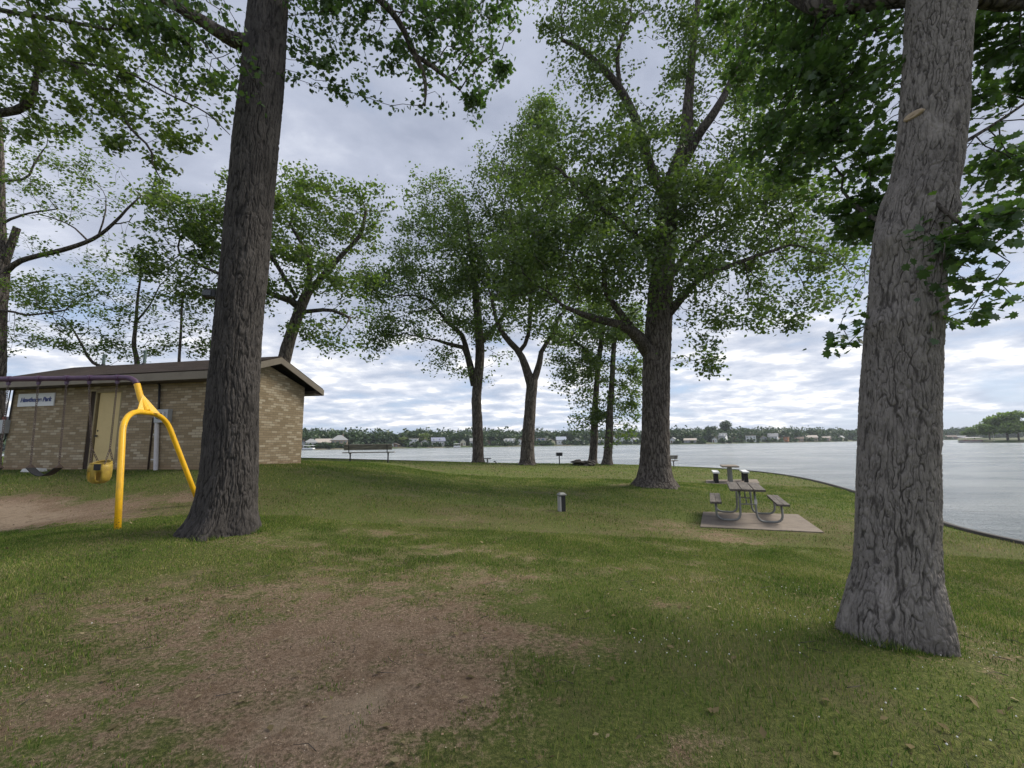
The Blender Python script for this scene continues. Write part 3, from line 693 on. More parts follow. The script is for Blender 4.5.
# 1 left foreground oak
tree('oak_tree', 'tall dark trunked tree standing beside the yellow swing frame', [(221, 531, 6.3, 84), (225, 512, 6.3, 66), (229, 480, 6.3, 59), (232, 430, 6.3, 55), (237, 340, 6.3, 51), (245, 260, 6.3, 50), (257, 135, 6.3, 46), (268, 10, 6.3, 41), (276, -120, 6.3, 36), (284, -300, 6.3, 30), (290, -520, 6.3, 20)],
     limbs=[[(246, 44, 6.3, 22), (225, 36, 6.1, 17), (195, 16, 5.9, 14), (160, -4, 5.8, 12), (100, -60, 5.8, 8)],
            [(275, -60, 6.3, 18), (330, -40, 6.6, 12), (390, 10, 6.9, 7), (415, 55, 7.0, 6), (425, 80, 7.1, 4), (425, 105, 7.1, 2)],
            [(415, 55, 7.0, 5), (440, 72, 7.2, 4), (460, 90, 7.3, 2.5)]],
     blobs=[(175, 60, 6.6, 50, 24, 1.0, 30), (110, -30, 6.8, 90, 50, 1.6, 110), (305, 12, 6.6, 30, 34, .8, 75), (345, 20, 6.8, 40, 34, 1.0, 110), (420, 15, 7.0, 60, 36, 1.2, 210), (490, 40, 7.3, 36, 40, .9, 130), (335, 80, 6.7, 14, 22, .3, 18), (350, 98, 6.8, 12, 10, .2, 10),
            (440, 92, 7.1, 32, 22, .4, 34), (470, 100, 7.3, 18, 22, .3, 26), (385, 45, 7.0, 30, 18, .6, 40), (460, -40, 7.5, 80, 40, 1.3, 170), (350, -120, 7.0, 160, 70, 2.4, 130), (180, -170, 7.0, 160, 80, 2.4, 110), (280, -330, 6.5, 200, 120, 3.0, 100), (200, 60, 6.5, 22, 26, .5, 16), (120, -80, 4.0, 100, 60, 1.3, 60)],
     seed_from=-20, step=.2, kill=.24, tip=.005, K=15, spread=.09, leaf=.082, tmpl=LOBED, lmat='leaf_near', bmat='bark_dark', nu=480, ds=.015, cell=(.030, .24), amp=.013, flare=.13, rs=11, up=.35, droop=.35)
# 2 right foreground maple
tree('maple_tree', 'massive pale barked tree in the right foreground with a pruned scar', [(891, 650, 3.3, 112), (890, 622, 3.3, 102), (892, 590, 3.3, 92), (895, 560, 3.3, 86), (896, 480, 3.3, 83), (898, 420, 3.3, 82), (901, 360, 3.3, 81), (905, 300, 3.3, 78), (910, 245, 3.3, 80), (918, 200, 3.3, 82), (926, 170, 3.3, 78), (932, 117, 3.3, 76), (937, 40, 3.3, 78), (941, -10, 3.3, 84), (946, -120, 3.3, 72), (950, -320, 3.3, 56), (955, -600, 3.3, 36)],
     limbs=[[(935, -12, 3.3, 46), (900, -6, 3.5, 34), (860, 2, 3.7, 26), (815, 4, 4.0, 22), (770, -25, 4.5, 15), (700, -80, 5.2, 8)],
            [(948, -14, 3.3, 44), (985, -2, 3.2, 30), (1030, 0, 3.2, 24), (1100, -40, 3.4, 16)],
            [(920, 190, 3.2, 8), (950, 215, 3.0, 6), (985, 245, 3.0, 3), (1010, 262, 3.0, 2)],
            [(925, 165, 3.4, 8), (985, 130, 3.5, 5), (1030, 100, 3.6, 4)],
            [(893, 225, 3.5, 9), (868, 215, 3.8, 6), (850, 200, 4.2, 4)]],
     blobs=[(830, 70, 4.3, 55, 60, .9, 330), (800, 130, 4.5, 45, 40, .8, 190), (850, 150, 4.1, 38, 50, .7, 190), (868, 205, 4.0, 20, 40, .4, 80), (850, 330, 3.6, 10, 30, .2, 55), (780, 40, 4.9, 40, 40, .9, 130),
            (1000, 60, 3.6, 36, 60, .6, 170), (1000, 170, 3.6, 34, 42, .6, 110), (955, 200, 2.95, 16, 14, .2, 26), (962, 240, 3.02, 28, 26, .25, 120), (990, 222, 3.0, 30, 12, .25, 70), (955, 285, 3.05, 20, 20, .18, 75), (965, 318, 3.0, 24, 11, .2, 60), (1004, 300, 3.05, 14, 6, .12, 9),
            (938, 268, 2.93, 12, 26, .1, 26), (850, -70, 4.2, 150, 60, 1.5, 150), (1050, -80, 3.8, 120, 80, 1.4, 90), (940, -260, 4.0, 220, 110, 2.0, 90)],
     seed_from=140, step=.14, kill=.16, tip=.0035, K=15, spread=.085, leaf=.074, tmpl=LOBED, lmat='leaf_near', bmat='bark_near', nu=760, ds=.0075, cell=(.020, .11), amp=.0085, flare=.075, rs=23, up=.55, droop=.25,
     burls=[(2.62, 3.4, .7, .10, .035), (2.75, 5.6, .6, .12, .02), (1.7, 4.4, .5, .3, .015), (3.55, 5.9, .5, .09, .05), (3.35, 3.4, .5, .16, .05), (.45, 3.6, .5, .35, .07), (.4, 5.2, .45, .3, .06)])
# 3 centre oak
tree('oak_tree', 'broad spreading oak with low limbs beside the picnic tables', [(655, 487, 16, 50), (655, 478, 16, 38), (655, 465, 16, 32), (655, 440, 16, 29), (656, 400, 16, 28), (657, 350, 16, 27), (661, 290, 16, 25), (666, 230, 16, 21), (670, 190, 16, 18), (678, 165, 16, 17), (686, 140, 16, 14), (688, 105, 16, 11), (692, 60, 16, 8), (700, -20, 16, 5)],
     limbs=[[(648, 352, 16, 16), (636, 335, 15.5, 13), (621, 325, 15, 10), (600, 320, 14.5, 8), (582, 314, 14, 6), (563, 306, 13.5, 4)], [(636, 335, 15.5, 8), (622, 315, 15.4, 7), (606, 292, 15.2, 6), (604, 262, 15, 4)],
            [(664, 318, 16, 12), (680, 300, 15.5, 9), (700, 279, 15, 6), (740, 262, 14.5, 5), (790, 245, 14, 3)], [(682, 165, 16, 13), (698, 135, 15.5, 11), (712, 116, 15, 10), (728, 88, 15, 8), (744, 45, 15, 6), (750, 0, 15, 4)],
            [(668, 205, 16, 11), (650, 165, 15.8, 10), (636, 120, 15.5, 9), (618, 86, 15.2, 8), (600, 66, 15, 6), (583, 51, 15, 5), (562, 40, 15, 3)], [(620, 90, 15.2, 5), (618, 50, 15, 4), (632, 15, 15, 3)],
            [(661, 290, 16, 8), (700, 240, 17, 6), (745, 215, 17.5, 4)], [(660, 270, 15.8, 8), (630, 230, 15, 6), (590, 200, 14.5, 4), (560, 170, 14, 3)]],
     blobs=[(600, 70, 15.2, 40, 30, 1.2, 90), (690, 70, 16, 24, 50, 1.2, 80), (735, 40, 15.3, 30, 40, 1.2, 90), (850, 285, 14.5, 16, 24, .8, 30), (600, 250, 15, 75, 55, 2.6, 520), (545, 260, 14.5, 45, 50, 1.8, 230), (505, 265, 14.5, 26, 34, 1.2, 60), (620, 180, 15, 70, 40, 2.4, 330), (560, 175, 15, 50, 40, 1.8, 150), (700, 220, 15.5, 80, 55, 2.6, 480), (770, 240, 15, 60, 50, 2.0, 260), (830, 265, 14.5, 32, 36, 1.2, 110), (750, 310, 15, 60, 22, 1.5, 90), (660, 275, 14, 70, 28, 1.4, 130),
            (590, 35, 15, 45, 40, 1.8, 110), (600, -20, 15, 70, 40, 2, 150), (640, 130, 15, 40, 26, 1.4, 80), (570, 130, 15, 26, 18, .8, 25), (755, 60, 15.5, 45, 60, 2, 220), (720, 20, 15.5, 40, 40, 2, 120), (780, 150, 15.5, 50, 50, 2, 220), (660, 10, 15, 40, 30, 1.5, 60), (720, 165, 16, 40, 30, 1.5, 90), (690, -60, 16, 120, 40, 2.5, 160), (700, 355, 15.5, 24, 14, .8, 22), (585, 330, 14, 40, 14, .8, 40), (500, 300, 14, 22, 22, .8, 26)],
     seed_from=300, step=.34, kill=.38, tip=.008, K=19, spread=.235, leaf=.15, bmat='bark', nu=120, ds=.06, cell=(.075, .26), amp=.022, flare=.12, rs=31, up=.3)
# 4-7 lakeside trees
LG = None
tree('oak_tree', 'lakeside tree with one long straight trunk, behind the small grill table', [(478, 463, 29, 14), (478, 458, 29, 11.5), (478, 440, 29, 10.5), (476.5, 400, 29, 9.5), (478, 380, 29, 9.5), (480, 350, 29, 9), (478, 320, 29, 8), (474, 280, 29, 6), (468, 230, 29, 4), (462, 195, 29, 2.5)],
     limbs=[[(474, 384, 29, 8), (470, 365, 29, 7), (464, 348, 28.5, 5), (452, 345, 28, 4), (436, 340, 28, 2.5)], [(472, 372, 29, 6), (462, 335, 29, 5), (450, 325, 28.5, 4), (430, 300, 28, 3)], [(480, 345, 29, 5), (500, 320, 29, 4), (515, 300, 29, 3)]],
     blobs=[(455, 270, 28, 60, 60, 3.6, 520), (410, 300, 28, 42, 42, 2.5, 190), (440, 210, 28.5, 34, 34, 2.5, 170), (390, 325, 28, 34, 20, 1.5, 80), (470, 320, 28, 50, 28, 2.5, 130), (445, 358, 28, 22, 16, 1, 32), (500, 360, 28.5, 12, 14, .8, 16), (385, 290, 28, 30, 36, 1.8, 120), (372, 345, 28, 18, 12, 1, 26), (500, 250, 28, 40, 50, 2.5, 180), (408, 240, 28, 16, 26, 1, 30)],
     seed_from=340, step=.55, kill=.6, tip=.014, K=27, spread=.38, leaf=.20, bmat='bark', nu=64, ds=.12, cell=(.1, .3), amp=.02, rs=41, up=.3)
tree('oak_tree', 'lakeside tree whose thick trunk forks low into a wide V', [(527, 465, 27, 19), (527.5, 460, 27, 15), (528, 440, 27, 12.5), (530, 410, 27, 11), (532, 385, 27, 11), (532, 379, 27, 11)],
     limbs=[[(531, 384, 27, 10), (525, 365, 27, 8), (519, 352, 27, 6.5), (508, 340, 26.5, 6), (498, 325, 26, 4), (492, 300, 26, 3)], [(533, 383, 27, 8), (539, 365, 27, 6.5), (542, 350, 27, 5), (552, 335, 27, 4), (560, 315, 27, 3)], [(519, 352, 27, 5), (526, 342, 27, 4), (530, 320, 27, 4), (530, 270, 27, 3)]],
     blobs=[(535, 150, 27, 36, 40, 2.5, 170), (520, 210, 26.5, 50, 45, 3.0, 340), (500, 270, 26, 45, 40, 2.5, 220), (555, 280, 27, 45, 50, 2.5, 240), (575, 220, 27, 40, 45, 2.5, 180), (505, 322, 26, 30, 18, 1.5, 50), (555, 330, 27, 24, 18, 1.3, 44), (548, 115, 27, 22, 18, 1.2, 40), (498, 165, 27, 22, 28, 1.2, 50)],
     seed_from=395, step=.55, kill=.6, tip=.014, K=27, spread=.38, leaf=.20, bmat='bark', nu=64, ds=.12, cell=(.1, .3), amp=.02, rs=43, up=.3)
tree('maple_tree', 'slim lakeside tree left of its twin, beside the stone mound', [(592, 463.5, 32, 12), (593, 458, 32, 8.5), (594, 440, 32, 7.5), (595, 410, 32, 6.5), (597, 380, 32, 5.5), (600, 350, 32, 5), (604, 320, 32, 4), (608, 290, 32, 2.5)],
     limbs=[[(598, 372, 32, 4), (586, 350, 32, 3), (572, 340, 32, 2)]],
     blobs=[(585, 370, 32, 26, 26, 1.8, 110), (570, 350, 32, 24, 22, 1.6, 80), (600, 320, 32, 34, 28, 2.2, 120), (586, 410, 31.5, 15, 20, 1.0, 80), (582, 330, 32, 30, 25, 2, 80), (556, 385, 32, 10, 8, .5, 8)],
     seed_from=430, step=.5, kill=.5, tip=.013, K=28, spread=.32, leaf=.21, bmat='bark', nu=48, ds=.15, cell=(.1, .3), amp=.015, rs=47, up=.3)
tree('maple_tree', 'slim lakeside tree right of its twin with leafy shoots low on the trunk', [(607, 464.5, 31, 13), (607.5, 458, 31, 9.5), (609, 440, 31, 8), (610, 410, 31, 6.5), (612, 380, 31, 5.5), (614, 345, 31, 4.5), (617, 310, 31, 2.5)],
     blobs=[(615, 400, 31, 18, 24, 1.4, 110), (626, 425, 31, 12, 10, .8, 36), (625, 375, 31, 20, 20, 1.5, 70), (612, 435, 30.5, 12, 11, .7, 50), (620, 330, 31, 26, 26, 2, 100), (633, 398, 31, 8, 8, .5, 12)],
     seed_from=445, step=.5, kill=.5, tip=.013, K=28, spread=.30, leaf=.21, bmat='bark', nu=48, ds=.15, cell=(.1, .3), amp=.015, rs=53, up=.3)
# 8 behind the building
tree('oak_tree', 'leaning dark trunked tree rising behind the roof of the brick building', [(262, 466, 18, 22), (266, 440, 18, 18), (277, 385, 18, 15), (284, 360, 18, 14), (291, 335, 18, 13), (298, 315, 18, 12), (305, 297, 18, 11), (312, 288, 18, 8)],
     limbs=[[(300, 308, 18, 9), (290, 300, 17.8, 8), (276, 296, 17.5, 6), (262, 290, 17, 5), (215, 272, 16.5, 4), (180, 255, 16, 3)], [(306, 296, 18, 8), (310, 275, 18, 6), (305, 250, 18, 5), (290, 225, 18, 3)], [(311, 289, 18, 7), (330, 268, 18, 6), (342, 255, 18, 5), (360, 235, 18, 4), (366, 210, 18, 3)], [(302, 312, 18, 5), (330, 310, 17.5, 4), (350, 318, 17, 3)], [(296, 297, 17.8, 5), (280, 270, 17.5, 5), (262, 240, 17, 4), (250, 210, 17, 3)]],
     blobs=[(300, 225, 18, 50, 45, 2.4, 300), (345, 215, 18, 40, 35, 1.8, 150), (320, 275, 17.5, 55, 24, 1.8, 140), (380, 205, 18, 18, 14, .8, 24), (295, 185, 18, 35, 18, 1.2, 60), (195, 230, 16.5, 42, 34, 1.8, 190), (180, 275, 16.5, 36, 26, 1.4, 80), (235, 215, 17, 30, 40, 1.6, 100), (340, 345, 17, 26, 10, .8, 16), (352, 300, 17.5, 24, 20, 1.0, 22), (320, 330, 17, 40, 14, 1, 36), (250, 290, 17, 26, 26, 1.3, 60), (170, 200, 16.5, 18, 12, .8, 20)],
     seed_from=320, step=.4, kill=.45, tip=.009, K=27, spread=.24, leaf=.155, lmat='leaf_bright', bmat='bark', nu=64, ds=.1, cell=(.08, .28), amp=.018, rs=61, up=.3)
# 9, 10 thin stems behind the roof
tree('small_tree', 'thin stemmed airy tree rising behind the two roof vent pipes', [(138, 462, 17, 9), (137, 400, 17, 7), (137, 362, 17, 6), (134, 345, 17, 5), (136, 322, 17, 4), (138, 295, 17, 3), (142, 270, 17, 2)],
     limbs=[[(137, 380, 17, 4), (115, 372, 17, 4), (92, 362, 17, 4), (82, 345, 17, 3), (70, 324, 17, 2)], [(136, 322, 17, 3), (150, 305, 17, 2), (160, 285, 17, 1.5)]],
     blobs=[(100, 300, 16.5, 60, 22, 2, 110), (60, 335, 16.5, 60, 16, 1.6, 80), (130, 335, 17, 50, 22, 1.6, 80), (130, 270, 17, 60, 16, 1.6, 50), (50, 300, 16, 40, 20, 1.2, 60), (120, 352, 17, 60, 8, 1.2, 30)],
     seed_from=400, step=.34, kill=.34, tip=.006, K=13, spread=.17, leaf=.12, bmat='bark', nu=20, ds=.2, amp=0, rs=67, up=.6)
tree('small_tree', 'slender single stem tree behind the roof close left of the big trunk', [(177, 462, 16.5, 6), (178, 400, 16.5, 4), (179, 362, 16.5, 3.5), (181, 330, 16.5, 3), (182, 305, 16.5, 2.5), (184, 290, 16.5, 1.5)],
     blobs=[(185, 300, 16.5, 30, 14, 1.2, 50), (195, 335, 16.5, 26, 16, 1, 34), (175, 320, 16.5, 26, 18, 1, 34)],
     seed_from=350, step=.32, kill=.32, tip=.005, K=16, spread=.24, leaf=.13, bmat='bark', nu=16, ds=.2, amp=0, rs=69, up=.6)
# 11 far left
tree('oak_tree', 'sparse tree at the left edge with a long bare limb over the roof', [(-14, 462, 14.5, 30), (-6, 400, 14.5, 24), (-2, 320, 14.5, 20), (2, 285, 14.5, 17), (3, 262, 14.5, 14), (2, 225, 14.5, 9), (2, 180, 14.5, 7), (0, 120, 14.5, 5), (-8, 60, 14.5, 3)],
     limbs=[[(6, 272, 14.5, 9), (18, 262, 14.5, 8), (37, 256, 14.3, 7), (66, 249, 14, 6.5), (95, 238, 13.8, 5), (115, 222, 13.6, 4), (128, 208, 13.5, 3), (141, 196, 13.5, 1.5)], [(3, 268, 14.5, 12), (11, 245, 14.5, 10), (17, 228, 14.5, 9.5)], [(3, 181, 14.5, 4.5), (26, 178, 14, 3.5), (34, 164, 14, 3), (43, 150, 14, 2)],
            [(11, 219, 14.5, 4), (30, 213, 14.2, 3), (57, 209, 14, 2)], [(-2, 310, 14.5, 4), (14, 312, 14, 3.5), (30, 315, 13.8, 3), (66, 310, 13.5, 2)], [(98, 236, 13.8, 2.5), (105, 215, 13.7, 2), (106, 198, 13.7, 1)], [(88, 241, 13.8, 3), (70, 225, 13.9, 2), (40, 214, 14, 1.5)], [(112, 224, 13.6, 2.2), (128, 222, 13.6, 1.3), (134, 214, 13.6, .8)]],
     blobs=[(45, 190, 13.8, 60, 34, 1.6, 130), (60, 150, 13.8, 55, 26, 1.4, 70), (20, 240, 14, 36, 18, 1, 24), (100, 190, 13.6, 36, 20, 1, 40), (60, 290, 13.8, 70, 12, 1.2, 44), (110, 262, 13.5, 30, 10, .8, 14), (-60, 150, 14.5, 60, 80, 2.5, 120), (-60, 300, 14.5, 60, 40, 2, 80), (0, 340, 14, 40, 12, .8, 20)],
     seed_from=300, step=.3, kill=.32, tip=.005, K=11, spread=.15, leaf=.11, bmat='bark', nu=40, ds=.1, amp=.012, rs=71, up=.6)
# 12 near left canopy, trunk outside the frame
tree('oak_tree', 'yellow green near tree reaching into the top left corner', [(-210, 540, 7.6, 70), (-206, 500, 7.6, 56), (-200, 300, 7.6, 48), (-190, 130, 7.6, 42), (-180, -60, 7.6, 34), (-170, -260, 7.6, 22)],
     limbs=[[(-190, 140, 7.6, 24), (-110, 125, 7.6, 18), (-50, 118, 7.5, 15), (0, 113, 7.4, 13), (22, 108, 7.4, 12), (33, 95, 7.3, 10), (36, 75, 7.3, 7), (40, 50, 7.2, 6), (32, 15, 7.1, 5), (20, -20, 7, 4)],
            [(38, 66, 7.2, 4), (60, 60, 7.1, 4), (82, 70, 7.0, 4.5), (100, 88, 7.0, 4), (115, 100, 7.0, 4), (130, 128, 6.9, 3.6), (150, 148, 6.9, 3), (153, 165, 6.9, 2), (164, 184, 6.9, 1.2)],
            [(60, 60, 7.1, 3), (120, 70, 6.9, 3), (170, 95, 6.8, 2.5), (205, 112, 6.8, 2), (230, 135, 6.8, 1)], [(-180, 0, 7.6, 18), (-80, -10, 7.4, 12), (0, 10, 7.2, 8), (60, 20, 7.0, 6), (110, 30, 6.9, 4)]],
     blobs=[(30, 35, 7.2, 60, 42, 1.3, 240), (90, 70, 7.0, 55, 28, 1.0, 130), (15, 105, 7.3, 40, 26, .9, 90), (70, 105, 7.2, 60, 20, .9, 70), (135, 105, 6.9, 40, 24, .8, 60), (140, 145, 6.9, 34, 14, .5, 36), (180, 130, 6.8, 30, 14, .4, 30), (175, 60, 6.8, 46, 30, .8, 55), (30, 135, 7.2, 36, 12, .5, 24), (215, 110, 6.8, 18, 18, .3, 16), (110, 25, 6.9, 50, 26, .9, 60), (160, 168, 6.9, 10, 8, .2, 5),
            (-80, 50, 7.4, 90, 70, 2, 80), (0, -90, 7, 160, 60, 2, 90)],
     seed_from=140, step=.2, kill=.24, tip=.0045, K=14, spread=.09, leaf=.080, tmpl=LOBED, lmat='leaf_bright', bmat='bark', nu=60, ds=.1, amp=.015, rs=73, up=.45, droop=.3)

# pruned scar on the right trunk, fixture on the left one
cc, rr0 = PW(931, 118, 3.3, 76); dd_ = -cc[:2] / np.linalg.norm(cc[:2]); an = -math.radians(27)
dd_ = np.array([dd_[0] * math.cos(an) - dd_[1] * math.sin(an), dd_[0] * math.sin(an) + dd_[1] * math.cos(an)])
sc = MB(); sc.tube([(0, -.012, 0), (0, .0, 0), (0, .10, 0)], [.040, .050, .055], 18); sc.tube([(0, -.016, 0), (0, -.01, 0)], [.012, .014], 10)
par_ = [o for o in bpy.data.objects if o.name.startswith('maple_tree') and o.parent is None][0]
so_ = sc.build('pruned_scar', M['wood_cut'], par_, .004); q_ = np.array([cc[0] + dd_[0] * rr0 * 1.0, cc[1] + dd_[1] * rr0 * 1.0, cc[2] - .02]); so_.location = Vector(q_) - par_.location; so_.scale = (1.45, 1, .6); so_.rotation_euler = (0, .05, math.atan2(dd_[1], dd_[0]) + math.pi / 2)
# dark fixture on the left trunk
c = P(211, 294, 6.3); r_ = empty('floodlight', tuple(c), 'small dark box shaped lamp fixed to the left side of the tall dark trunk', 'floodlight', rz=.3)
MB().box((0, 0, 0), (.17, .16, .13), taper=.8).build('housing', M['darksteel'] if 'darksteel' in M else M['black'], r_, .008)
MB().tube([(.05, 0, 0), (.20, .02, -.01)], .018, 8).build('bracket', M['black'], r_)
MB().box((-.03, -.085, -.01), (.11, .012, .08)).build('lens', M['glass_dark'], r_, .003)

# ------------------------------------------------------------------ brick park building
BZ = g(-11, 12.4)
L0 = np.array([P(2, 470, 12.5)[0], 12.5]); Nn = np.array([-7.6, 11.2]); Fx = P(302, 463.5, 14.4)[:2]
ex = Nn - L0; Wd = float(np.linalg.norm(ex)); ex /= Wd; ey = np.array([-ex[1], ex[0]]); Dp = float((Fx - Nn) @ ey); Nn = L0 + ex * Wd
zb = P(150, 472, 11.6)[2] - .02
bld = empty('park_building', (L0[0], L0[1], zb), 'tan brick park building with brown shingle roof behind the swings', 'building', rz=math.atan2(ex[1], ex[0]))
def wp(u, v, off=0.0):
    """pixel -> (x, z) on the front wall plane (local)"""
    r = ray(u, v); o = L0 - ey * off
    s = (o @ ey) / (r[:2] @ ey); p = r * s
    return float((p[:2] - L0) @ ex), float(p[2] + CAMZ - zb)
HE = 2.60; HR = 3.17; TH_ = .2
dx0, _ = wp(92.5, 430); dx1, _ = wp(118.5, 430); dzt = wp(105, 391)[1]
rx0, _ = wp(86.5, 430)
w = MB()
w.box((rx0 / 2, TH_ / 2, HE / 2 - .2), (rx0, TH_, HE + .4)); w.box(((dx1 + Wd) / 2, TH_ / 2, HE / 2 - .2), (Wd - dx1, TH_, HE + .4)); w.box(((rx0 + dx1) / 2, TH_ / 2, (dzt + HE) / 2), (dx1 - rx0 , TH_, HE - dzt))
w.box(((rx0 + dx1) / 2, TH_ / 2, -.2), (dx1 - rx0, TH_, .4))
for x in (0, Wd - TH_):      # gable ends
    pz = [(x, TH_, -.4), (x, Dp, -.4), (x, Dp, HE), (x, Dp / 2, HR - .12), (x, TH_, HE)]
    w.poly(pz[::-1] if False else pz, TH_, (1, 0, 0))
w.box((Wd / 2, Dp - TH_ / 2, HE / 2 - .2), (Wd - 2 * TH_, TH_, HE + .4))
w.build('brick_wall', M['brick'], bld)
f = MB(); f.box((Wd / 2, Dp / 2, -.22), (Wd + .06, Dp + .06, .5)); f.build('footing', M['concrete'], bld, .01)
# door
d_ = MB(); d_.box(((dx0 + dx1) / 2 + .02, .07, dzt / 2 + .03), (dx1 - dx0 - .08, .045, dzt - .08)); door = d_.build('door', M['door'], bld, .006)
k_ = MB(); k_.tube([(dx0 + .12, .045, 1.0), (dx0 + .12, .0, 1.0)], [.02, .03], 12); k_.build('handle', M['darksteel'], door); MB().tube([(dx0 + .12, .05, 1.14), (dx0 + .12, .035, 1.14)], .022, 10).build('lock', M['darksteel'], door)
for z in (.3, 1.05, 1.8): MB().tube([(dx1 - .035, .04, z - .05), (dx1 - .035, .04, z + .05)], .012, 8).build('hinge', M['darksteel'], door)
fr = MB(); fr.box((dx0 - .01, .06, dzt / 2), (.05, .12, dzt)); fr.box((dx1 - .025, .06, dzt / 2), (.05, .12, dzt)); fr.box(((dx0 + dx1) / 2 - .015, .06, dzt - .022), (dx1 - dx0 - .06, .12, .045)); fr.build('door_frame', M['doorframe'], bld, .004)
rc = MB(); rc.box(((rx0 + dx0 - .035) / 2, .07, dzt / 2), (dx0 - .035 - rx0, .1, dzt - .004)); rc.build('dark_side_panel', M['recess'], bld)
# louvre over the panel
lx0, lz = wp(72, 393)
lv = MB(); lv.box((lx0 + .22, -.01, HE - .11), (.5, .03, .09)); lv.build('vent_louvre', M['black'], bld, .004)
# roof
ov, og = .50, .35
eh = HE + .02 - .0; slope = (HR - HE) / (Dp / 2); ez = HE - slope * ov + .13; rz_ = HR + .13
rf = MB()
for sgn in (0, 1):
    y_e = -ov if sgn == 0 else Dp + ov
    a = [(-og, y_e, ez), (Wd + og, y_e, ez), (Wd + og, Dp / 2, rz_), (-og, Dp / 2, rz_)]
    if sgn: a = a[::-1]
    rf.poly(a, .05, (0, 0, 1))
roof = rf.build('roof', M['shingle'], bld)
fa = MB()
fa.box((Wd / 2, -ov - .012, ez - .085), (Wd + 2 * og + .05, .024, .20)); fa.box((Wd / 2, Dp + ov + .012, ez - .085), (Wd + 2 * og + .05, .024, .20))
for x in (-og - .015, Wd + og + .015):
    for y0, y1, z0, z1 in ((-ov, Dp / 2, ez, rz_), (Dp / 2, Dp + ov, rz_, ez)):
        a = [(x - .012, y0, z0 + .01), (x - .012, y1, z1 + .01), (x - .012, y1, z1 - .18), (x - .012, y0, z0 - .18)]
        fa.poly(a, .024, (1, 0, 0))
fa.build('fascia', M['fascia'], roof, .003)
sf = MB(); sf.box((Wd / 2, -ov / 2 - .003, ez - .17), (Wd + 2 * og - .01, ov - .01, .02)); sf.box((Wd / 2, Dp + ov / 2 + .003, ez - .17), (Wd + 2 * og - .01, ov - .01, .02)); sf.box((Wd / 2, -.012, HE - .06), (Wd, .02, .12)); sf.build('soffit', M['soffit'], roof)
dg = MB(); dg.tube([(-og, -ov - .02, ez + .045), (Wd + og, -ov - .02, ez + .045)], .014, 6); dg.build('drip_edge', M['soffit'], roof)
def roof_pt(u, v):
    """pixel on the front roof plane"""
    r = ray(u, v); R3 = np.array([[ex[0], ex[1], 0], [ey[0], ey[1], 0], [0, 0, 1]])
    o = R3 @ np.array([-L0[0], -L0[1], CAMZ - zb]); d = R3 @ r
    sl = (rz_ - ez) / (Dp / 2 + ov); # z = ez + sl*(y+ov)
    s = (ez + sl * ov + sl * o[1] - o[2]) / (d[2] - sl * d[1]); return o + d * s
for u, v, h in ((103, 367, .42), (144, 366, .50)):
    p = roof_pt(u, v); vp = MB(); vp.tube([(p[0], p[1], p[2] - .05), (p[0], p[1], p[2] + h)], .042, 12); q = vp.build('vent_pipe', M['vent'], bld, smooth=False)
    vp = MB(); vp.tube([(p[0], p[1], p[2] + .0), (p[0], p[1], p[2] + .10)], [.10, .048], 12); vp.box((p[0], p[1] - .02, p[2] + .035), (.26, .24, .02), Matrix.Rotation(math.atan(slope), 3, 'X')); vp.build('flashing', M['darksteel'], q)
# name board
x0, z0 = wp(18.5, 406.5); x1, z1 = wp(56.5, 392.5); zc_ = (wp(37, 406.3)[1] + wp(37, 393.5)[1]) / 2; hz = wp(37, 393.5)[1] - wp(37, 406.3)[1]
sb = MB(); sb.box(((x0 + x1) / 2, -.02, zc_), (x1 - x0, .03, hz)); sg = sb.build('name_board', M['signwhite'], bld, .004)
fc = bpy.data.curves.new('lettering', 'FONT'); fc.body = 'Hawthorne Park'; fc.size = .25; fc.extrude = .003; fc.align_x = 'CENTER'; fc.align_y = 'CENTER'; fc.shear = .25; fc.offset = .010; fc.space_character = 1.0
tmp = bpy.data.objects.new('tmp', fc); COL.objects.link(tmp); bpy.context.view_layer.update()
me = bpy.data.meshes.new_from_object(tmp.evaluated_get(bpy.context.evaluated_depsgraph_get())); bpy.data.objects.remove(tmp)
me.materials.clear(); me.materials.append(M['signblue']); tx = bpy.data.objects.new('lettering', me); COL.objects.link(tx); tx.parent = sg
wtx = max(v_.co.x for v_ in me.vertices) - min(v_.co.x for v_ in me.vertices); k = (x1 - x0) * .86 / wtx
tx.rotation_euler = (math.pi / 2, 0, 0); tx.scale = (k, k * 1.05, 1); tx.location = ((x0 + x1) / 2, -.039, zc_)
# electric meter right of the door
def rect_box(mb, u0, v0, u1, v1, depth, y=0):
    a, b_ = wp(u0, v1), wp(u1, v0); mb.box(((a[0] + b_[0]) / 2, -depth / 2 - y, (a[1] + b_[1]) / 2), (b_[0] - a[0], depth, b_[1] - a[1])); return (a[0] + b_[0]) / 2, (a[1] + b_[1]) / 2, b_[0] - a[0], b_[1] - a[1]
mb = MB(); q = rect_box(mb, 158.5, 409.5, 173, 423, .14); mt = mb.build('electric_meter_box', M['greybox'], bld, .01)
mb = MB(); mb.tube([(q[0] - .03, -.13, q[1]), (q[0] - .03, -.21, q[1])], [.085, .08], 16); mb.build('meter_dial', M['glass_dark'], mt, .006)
mb = MB(); mb.box((q[0] - .03 + .12, -.155, q[1] + .02), (.06, .03, .16)); mb.build('cover_plate', M['pvc'], mt, .004)
a = wp(159.5, 423); b_ = wp(158.5, 474)
mb = MB(); mb.tube([(a[0], -.07, a[1] + .05), (b_[0], -.07, -.1)], .052, 14); 
for z in (.35, 1.0): mb.box((a[0], -.06, z), (.17, .02, .035))
mb.build('white_conduit', M['pvc'], bld)
a = wp(155, 410)[0]; c0 = wp(138, 384)
